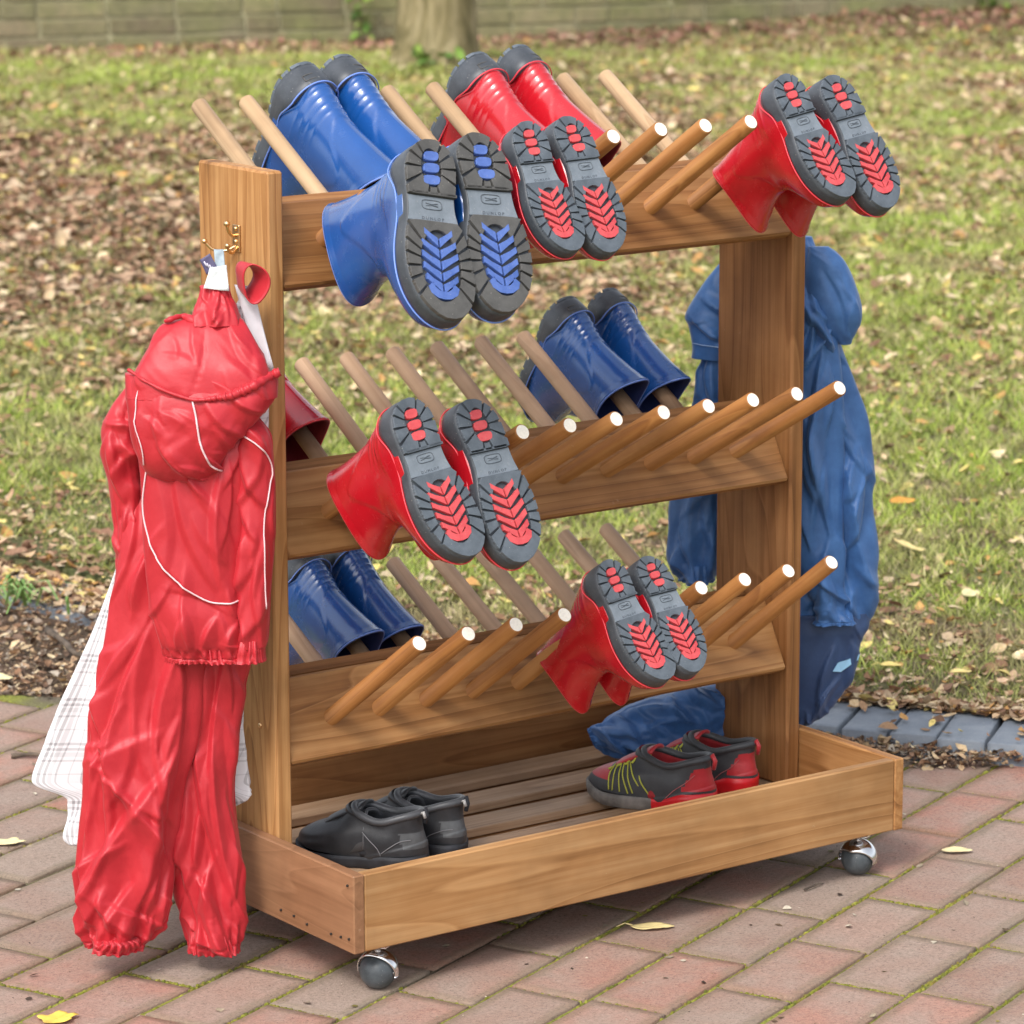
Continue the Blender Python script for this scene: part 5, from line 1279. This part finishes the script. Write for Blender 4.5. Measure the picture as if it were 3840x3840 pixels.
# loop of the waistband curling open at the right of the hook
V = []; F = []; nl, nw = 40, 8; O3 = Vector((OR[0], OR[1], .0055)); axd = (DN*.78+DU*.45-UPZ*.15).normalized()
for j in range(nw+1):
    q = j/nw
    for k in range(nl):
        a = 2*math.pi*k/nl; ru, rv = .0165*(1-.35*(1-q)), .0245*(1-.25*(1-q)); wv = .0015*math.sin(3*a+1)
        V.append(O3+DU*(.0645+(ru+wv)*math.cos(a))+UPZ*(.8800+(rv+wv)*math.sin(a))+DN*.012+axd*(.034*q)-jt.location)
for j in range(nw):
    for k in range(nl): F.append((j*nl+k, j*nl+(k+1) % nl, (j+1)*nl+(k+1) % nl, (j+1)*nl+k))
lo = link('waistband_loop', mesh('waistband_loop', V, F), NYL, jt); md = lo.modifiers.new('s', 'SOLIDIFY'); md.thickness = .0016
# hanging ribbon, label, tag
def patch(name, quad, mat, parent, th=.0012, sub=8, wave=.0015):
    a, b, c, d = [Vector(q) for q in quad]; V = []; F = []
    for j in range(sub+1):
        for i in range(sub+1):
            u, v = i/sub, j/sub; p = (a*(1-u)+b*u)*(1-v)+(d*(1-u)+c*u)*v
            V.append(O3+DU*p.x+UPZ*p.y+DN*(p.z+wave*math.sin(u*4+v*5))-parent.location)
    for j in range(sub):
        for i in range(sub): F.append((j*(sub+1)+i, j*(sub+1)+i+1, (j+1)*(sub+1)+i+1, (j+1)*(sub+1)+i))
    o = link(name, mesh(name, V, F), mat, parent); md = o.modifiers.new('s', 'SOLIDIFY'); md.thickness = th; return o
RIB = plain('grey_blue_ribbon', (.30, .36, .40), .6, .1, 200); LAB = plain('white_care_label', (.70, .74, .76), .5, .12, 120); TAG = plain('purple_navy_tag', (.075, .065, .14), .5); TXT = plain('pale_thread', (.55, .52, .62), .6)
patch('hanging_ribbon', [(.0290, .9120, .012), (.0405, .9120, .012), (.0440, .8880, .030), (.0310, .8900, .030)], RIB, jt)
patch('care_label', [(.0255, .8930, .032), (.0450, .8960, .032), (.0485, .8650, .036), (.0170, .8680, .036)], LAB, jt)
patch('name_tag', [(.0130, .9020, .030), (.0250, .9100, .030), (.0340, .8940, .032), (.0210, .8840, .032)], TAG, jt, wave=.0005)
for k in range(4):
    x = .0175+k*.0032; y = .9000-k*.0020
    patch('stitching', [(x, y, .0325), (x+.0014, y+.001, .0325), (x+.0046, y-.0048, .0332), (x+.0032, y-.0058, .0332)], TXT, jt, .0004, 2, .0003)
# trousers belt strap seen white beside the post
patch('white_strap', [(.0530, .868, .004), (.0745, .866, .004), (.1000, .762, .010), (.0800, .765, .010)], plain('white_cotton_tape', (.74, .72, .76), .8, .06, 60), ct, .002, 8, .002)
# ------------------------------------------------------------------ blue clothing on the right post
OB = (.9, .385)
bt = empty('blue_overalls', (.93, .37, .88), 'blue cotton overalls hanging from the outer side of the right post', 'overalls')
b1 = Cloth(BLUE_BODY, 220, 180, 81, vf=(18, 1.1, .008), cr=(.8, .003), box=.55, creases=((.145, .56, .155, .24, .010, .005), (.175, .53, .16, .42, .010, .006), (.19, .50, .165, .40, .007, .005), (.125, .76, .165, .55, .007, .008), (.10, .74, .11, .50, .008, .006), (.16, .36, .19, .28, .007, .006), (.12, .30, .14, .17, .008, .006), (.18, .34, .165, .20, .006, .005)), side=.35, back=.8, open_ends=(False, False), amp_=2.2, rc=[(7,.20,.45,.013,.012,.06),(50,.04,.18,.0070,.0058,.12)])
b1.build('body', OB, BLU, bt)
b6 = Cloth(BLUE_TROUSER, 90, 150, 83, vf=(18, 1.2, .006), cr=(.8, .003), side=.35, box=.55, amp_=2.2, rc=[(4, .08, .2, .010, .010, .1), (20, .04, .14, .005, .0036, .3)], gather=((.0, .06, .004, 1e-4),), open_ends=(False, False)); b6.build('trousers', OB, NAVY, bt)
b7 = Cloth(BLUE_ARM, 150, 110, 87, vf=(24, 1.2, .005), cr=(.8, .003), box=.6, amp_=2.2, rc=[(5, .15, .35, .010, .008, .02), (30, .04, .16, .0060, .0045, .1)], gather=((.97, .05, .0022, 18), (.93, .008, -.002, 1e-4)), creases=((.1, .76, .115, .40, .010, .005), (.13, .70, .14, .42, .009, .005)), back=.6); b7.build('sleeve', OB, BLU, bt)
b2 = Cloth(BLUE_HOOD, 70, 90, 91, vf=(20, 2, .004), cr=(.9, .003), creases=((.13, .79, .16, .71, -.004, .004), (.15, .80, .175, .74, .003, .004)), open_ends=(False, False), rc=[(3,.05,.1,.006,.008,.4),(8,.03,.08,.0035,.003,.4)]); b2.build('hood', OB, BLU, bt)
b3 = Cloth(BLUE_SLEEVE_CUFF, 60, 80, 95, vf=(24, 2, .006), cr=(1, .004), creases=((-.05, .72, .0, .69, .008, .007), (-.04, .75, .02, .72, .006, .006)), amp_=2.2, rc=[(3,.04,.1,.007,.007,.8),(10,.02,.06,.0035,.003,.8)]); b3.build('bib', OB, BLU, bt)
b4 = Cloth(BLUE_SLEEVE, 130, 100, 97, vf=(30, 1.6, .008), cr=(1, .005), gather=((1, .05, .003, 14), (.25, .03, .003, 9)), creases=((-.06, .45, -.05, .36, .007, .005), (-.03, .47, -.02, .38, .007, .005)), amp_=2.2, rc=[(5,.1,.25,.010,.008,.0),(34,.04,.14,.006,.0045,.0)]); b4.build('sleeve', OB, BLU, bt)
b5 = Cloth(BLUE_LEG, 110, 110, 99, vf=(22, 2, .006), cr=(1, .005), gather=((1, .10, .0045, 14), (.72, .04, -.004, 1e-4), (.6, .2, .004, 5)), creases=((.08, .15, .0, .13, .006, .006), (.06, .12, -.02, .11, .005, .005)), amp_=2.2, rc=[(4,.08,.2,.010,.008,1.4),(30,.03,.1,.006,.0045,1.3)]); b5.build('trouser_leg', (.78, .44), BLU, bt)
# row of stitching on the bib hem and a small light blue print on the leg
link('hem_stitching', tube_mesh('hem_stitching', [b3.surf(u, .683, .0015)-bt.location for u in np.linspace(-.05, .03, 12)], .0007, 6), plain('pale_blue_thread', (.30, .42, .62), .6), bt)
q = [(.150, .214), (.158, .226), (.172, .231), (.184, .237), (.182, .229), (.172, .222), (.162, .212)]
V = [b6.surf(u, v, .0022)-bt.location for u, v in q]+[b6.surf(u, v, .0006)-bt.location for u, v in q]; n = len(q)
link('print', mesh('print', V, [tuple(range(n))]+[(i, (i+1) % n, n+(i+1) % n, n+i) for i in range(n)], False), plain('light_blue_print', (.28, .52, .74), .6), bt)
# ------------------------------------------------------------------ shoes in the tray
# local frame as for the boots: toe +X, heel x=0, up +Z, 0.2 m long
SPROF = [(.010, .003, .198, .0285, .0360), (.018, .000, .199, .0300, .0378), (.027, .000, .197, .0310, .0378), (.036, .001, .189, .0308, .0360),
         (.044, .003, .174, .0300, .0335), (.051, .005, .154, .0285, .0310), (.058, .006, .134, .0272, .0285), (.065, .006, .122, .0268, .0270), (.072, .006, .116, .0272, .0262)]
def shoe_upper(side, style):
    nh, nf = 60, 96; P = crv(SPROF, nh); V = []; F = []; MI = []
    def ring(h, xb, xf, wh, wf, inset=0, fold=0):
        out = []; a = (xf-xb)/2-inset; xm = (xf+xb)/2; foot = 1-sm(.03, .07, h)
        for j in range(nf):
            ph = 2*math.pi*j/nf; c, s = math.cos(ph), math.sin(ph); cx = math.copysign(abs(c)**.92, c); x = xm+a*cx; t = (1+cx)/2
            wv = (wh+(wf-wh)*t)*(1-.12*foot*math.exp(-((t-.42)/.16)**2))-inset; y = math.copysign(abs(s)**.84, s)*wv; d = 0
            if not inset:
                an = abs(math.atan2(s, c))
                # heel counter, quarter panel and toe cap are layered
                d += .0012*(1-sm(.036, .0375, h+.018*(x/.07)))*sm(.075, .07, x)
                d += .0011*sm(.128, .132, x-.35*(h-.03))*(1-sm(.05, .055, h)) if style == 'trainer' else .0008*math.sin(h*500+x*90)*sm(.12, .16, x)*.5
                d += .0012*noise.noise(Vector((x*40, y*40, h*40+side)))
                d += .0018*math.exp(-((h-.0695)/.0022)**2)
            top = sm(.045, .072, h); z = h+top*(.005*max(0, -c)**1.5-.007*math.exp(-((c+.05)/.5)**2)*1+.006*max(0, c)**2)
            out.append((x+c*d, y+s*d+bend(x, side)*foot, z))
        return out
    for i in range(nh): V += ring(*P[i])
    hs = [.0735, .070, .060, .048, .034, .022, .016]
    for q, h in enumerate(hs):
        i = int(np.argmin(abs(P[:, 0]-h))); r_2 = list(P[i]); r_2[0] = h
        if h < .065: r_2[2] = min(r_2[2], .122)
        V += ring(*r_2, inset=.001 if q == 0 else .0045)
    n = nh+len(hs)
    for i in range(n-1):
        for j in range(nf):
            F.append((i*nf+j, i*nf+(j+1) % nf, (i+1)*nf+(j+1) % nf, (i+1)*nf+j)); v = V[i*nf+j]; x, h = v[0], v[2]
            if i >= nh: MI.append(1)
            elif style == 'trainer':
                red = (x > .150+.25*(h-.03)) and h > .034
                red = red or (x < .034-.6*(h-.04) and .030 < h < .062)
                MI.append(2 if red else 0)
            else: MI.append(2 if (x < .020+.2*h and .028 < h < .05) else 0)
    F.append(tuple((n-1)*nf+j for j in range(nf))); MI.append(1); F.append(tuple(range(nf))[::-1]); MI.append(0)
    me = mesh('upper', V, F); me.polygons.foreach_set('material_index', MI); return me
def shoe_sole(side, style):
    n = 110; V = []; F = []; MI = []; lev = [(0, -.001), (.0008, .0), (.006, .0012), (.011, .0018), (.0150, .0016), (.0155, -.002)]
    for z, g_ in lev:
        for j, (x, y) in enumerate(outline(n, side, g_)):
            lift = (.007*sm(.15, .2, x)) if style == 'trainer' else .004*sm(.16, .2, x)
            ht_ = (.010*(1-sm(.03, .07, x))+.002) if style == 'trainer' else .003*(1-sm(.05, .07, x))
            V.append((x, y*(1+.006*math.sin(j*1.7)*(z < .012)), z*(1+ht_/.015)+lift))
    m = len(lev)
    for i in range(m-1):
        for j in range(n):
            F.append((i*n+j, (i+1)*n+j, (i+1)*n+(j+1) % n, i*n+(j+1) % n)[::-1]); MI.append(1 if V[i*n+j][0] < .075 else 0)
    F.append(tuple(range(n))); MI.append(0); F.append(tuple((m-1)*n+j for j in range(n))[::-1]); MI.append(0)
    me = mesh('sole', V, F)
    me.polygons.foreach_set('material_index', MI if style == 'trainer' else [0]*len(MI)); return me
BLK = cloth_mat('worn_black_leather', (.045, .047, .052), (.020, .021, .024), .45, .1, 500, .5)
STRP = cloth_mat('scuffed_black_strap', (.105, .110, .120), (.055, .058, .064), .42, .1, 500, .5)
BLK2 = plain('black_padded_lining', (.022, .024, .030), .7, .3, 60, .3, 200)
GRYP = plain('dark_grey_heel_patch', (.085, .09, .095), .5, .15, 100)
STI = plain('grey_stitching', (.20, .20, .21), .6)
CHA = cloth_mat('charcoal_synthetic', (.060, .062, .066), (.036, .038, .042), .5, .1, 500, .45)
TRR = cloth_mat('red_synthetic', (.52, .035, .040), (.38, .02, .026), .45, .15, 500, .45)
TRS = plain('bright_red_rubber', (.62, .010, .016), .4, .1, 50); TRG = plain('scuffed_grey_rubber', (.17, .155, .14), .7, .3, 60)
YEL = plain('yellow_green_thread', (.50, .50, .06), .6)
REDL = plain('red_lining_trainer', (.34, .02, .025), .7, .2, 60)
def on_upper(me, x, y_, h, out=.0015):
    """nearest upper vertex to a wanted spot, pushed outwards"""
    best = min(me.vertices, key=lambda v: (v.co.x-x)**2+(v.co.y-y_)**2+(v.co.z-h)**2); return best.co+best.normal*out
def shoe(style, toe, heel, z, label, side, group):
    toe = Vector(toe); heel = Vector(heel); d = toe-heel; L = d.length+.012; k = L/.2
    t = empty('shoe', (heel.x-d.x*.04, heel.y-d.y*.04, z), label, 'shoe', group, rot=(0, 0, math.atan2(d.y, d.x))); t.scale = (k*1.0, k*1.16, k*1.04) if style == 'trainer' else (k*1.02, k*1.2, k*1.08)
    um = shoe_upper(side, style); um.materials.append(CHA if style == 'trainer' else BLK); um.materials.append(REDL if style == 'trainer' else BLK2); um.materials.append(TRR if style == 'trainer' else GRYP)
    link('upper', um, None, t)
    so_ = shoe_sole(side, style)
    so_.materials.append(TRG if style == 'trainer' else BLK2)
    if style == 'trainer': so_.materials.append(TRS)
    link('sole', so_, None, t)
    # padded collar
    P = crv(SPROF, 60); h, xb, xf, wh, wf = P[-1]; pts = []
    for j in range(48):
        ph = 2*math.pi*j/48; c, s = math.cos(ph), math.sin(ph); x = (xb+xf)/2+(xf-xb)/2*c
        if c > .55: x -= (c-.55)*.02
        pts.append((x, s*(wh+(wf-wh)*(1+c)/2)*.97, h-.001+.005*max(0, -c)**1.5-.007*math.exp(-((c+.05)/.5)**2)+.006*max(0, c)**2))
    link('collar', tube_mesh('collar', pts, .0050, 12, closed=True), (CHA if style == 'trainer' else STRP), t)
    # tongue
    V = []; F = []
    for i in range(11):
        u = i/10
        for j in range(9):
            v = j/8*2-1; V.append((.150-.062*u, v*(.014+.004*u)+bend(.13, side)*(1-u), .052+.031*u**.8-.006*v*v))
    for i in range(10):
        for j in range(8): F.append((i*9+j, i*9+j+1, i*9+j+10, i*9+j+9))
    tg = link('tongue', mesh('tongue', V, F), (TRR if style == 'trainer' else BLK), t); md = tg.modifiers.new('s', 'SOLIDIFY'); md.thickness = .004; md.offset = 0
    def thread(name, P3, r, m):
        if len(P3) > 6: P3 = [P3[0], P3[len(P3)//3], P3[2*len(P3)//3], P3[-1]]
        link(name, tube_mesh(name, [tuple(q) for q in crv([tuple(q) for q in P3], 16)], r, 6), m, t)
    um.update()
    if style != 'trainer':
        # broad fastening strap over the instep
        V = []; F = []; n1, n2 = 26, 7
        for i in range(n1):
            u = i/(n1-1)*2-1
            for j in range(n2):
                w_ = j/(n2-1); x = .088+.034*w_-.012*abs(u); y = u*.0335*(1+.04*w_); zz = .026+.0455*math.sqrt(max(0, 1-(abs(u))**2.4))-.010*w_
                V.append((x, y, zz))
        for i in range(n1-1):
            for j in range(n2-1): F.append((i*n2+j, (i+1)*n2+j, (i+1)*n2+j+1, i*n2+j+1))
        st = link('strap', mesh('strap', V, F), STRP, t); md = st.modifiers.new('s', 'SOLIDIFY'); md.thickness = .003; md.offset = 1
        for j in (0, n2-1):
            link('stitching', tube_mesh('stitching', [Vector(V[i*n2+j])*1.0+Vector((.002 if j == 0 else -.002, 0, .0006)) for i in range(n1)], .0005, 5), STI, st)
        for sgn in (1, -1):
            thread('stitching', [on_upper(um, .004+.05*u, sgn*.031, .040-.020*u**2+.002, .0008) for u in np.linspace(0, 1, 12)], .00055, STI)
            thread('stitching', [on_upper(um, .050+.03*u, sgn*.031, .020+.030*u, .0008) for u in np.linspace(0, 1, 10)], .00055, STI)
        link('heel_tab', tube_mesh('heel_tab', [(.006, -.003, .074), (.000, -.003, .079), (-.003, -.001, .072), (-.001, .0, .062)], [.0035, .004, .0035, .003], 8), BLK2, t)
        link('heel_tab_lining', tube_mesh('heel_tab_lining', [(.004, .004, .075), (-.001, .005, .078), (-.003, .004, .070)], .0024, 8), plain('silver_grey_tab', (.42, .41, .40), .5), t)
    else:
        for q in range(7):
            x0 = .085+.0105*q
            for sgn in (1, -1):
                a = on_upper(um, x0, sgn*.034, .022, .001); c_ = on_upper(um, .112+.006*q, sgn*.016, .056, .001); m_ = on_upper(um, (x0+.112+.006*q)/2, sgn*.030, .042, .0015)
                thread('lace_thread', [a, m_, c_], .0009, YEL)
        for q in range(4):
            x0 = .108+.012*q
            thread('lace', [on_upper(um, x0, -.018, .062-.006*q, .002), (x0-.002, 0, .072-.008*q+.004), on_upper(um, x0+.006, .018, .058-.006*q, .002)], .0016, YEL)
        for sgn in (1, -1):
            thread('stitching', [on_upper(um, .058-.045*u, sgn*.030, .020+.035*u, .001) for u in np.linspace(0, 1, 10)], .0006, plain('dull_red_thread', (.4, .12, .12), .6))
        link('heel_tab', tube_mesh('heel_tab', [(.006, 0, .074), (.001, 0, .079), (-.003, 0, .072), (-.001, .0, .060)], [.0035, .004, .0035, .003], 8), TRR, t)
    return t
GS = 'shoes standing on the slats of the tray'
shoe('school', (.150, .345, 0), (.237, .200, 0), .0807, 'black leather strap shoe in the tray, nearer the left end board', 1, GS)
shoe('school', (.232, .362, 0), (.312, .214, 0), .0807, 'black leather strap shoe in the tray, right one, partly behind its twin', -1, GS)
shoe('trainer', (.622, .338, 0), (.700, .176, 0), .0807, 'red and black trainer with yellow laces, left one of its pair in the tray', 1, GS)
shoe('trainer', (.728, .362, 0), (.802, .205, 0), .0807, 'red and black trainer in the tray, right one close to the right post', -1, GS)
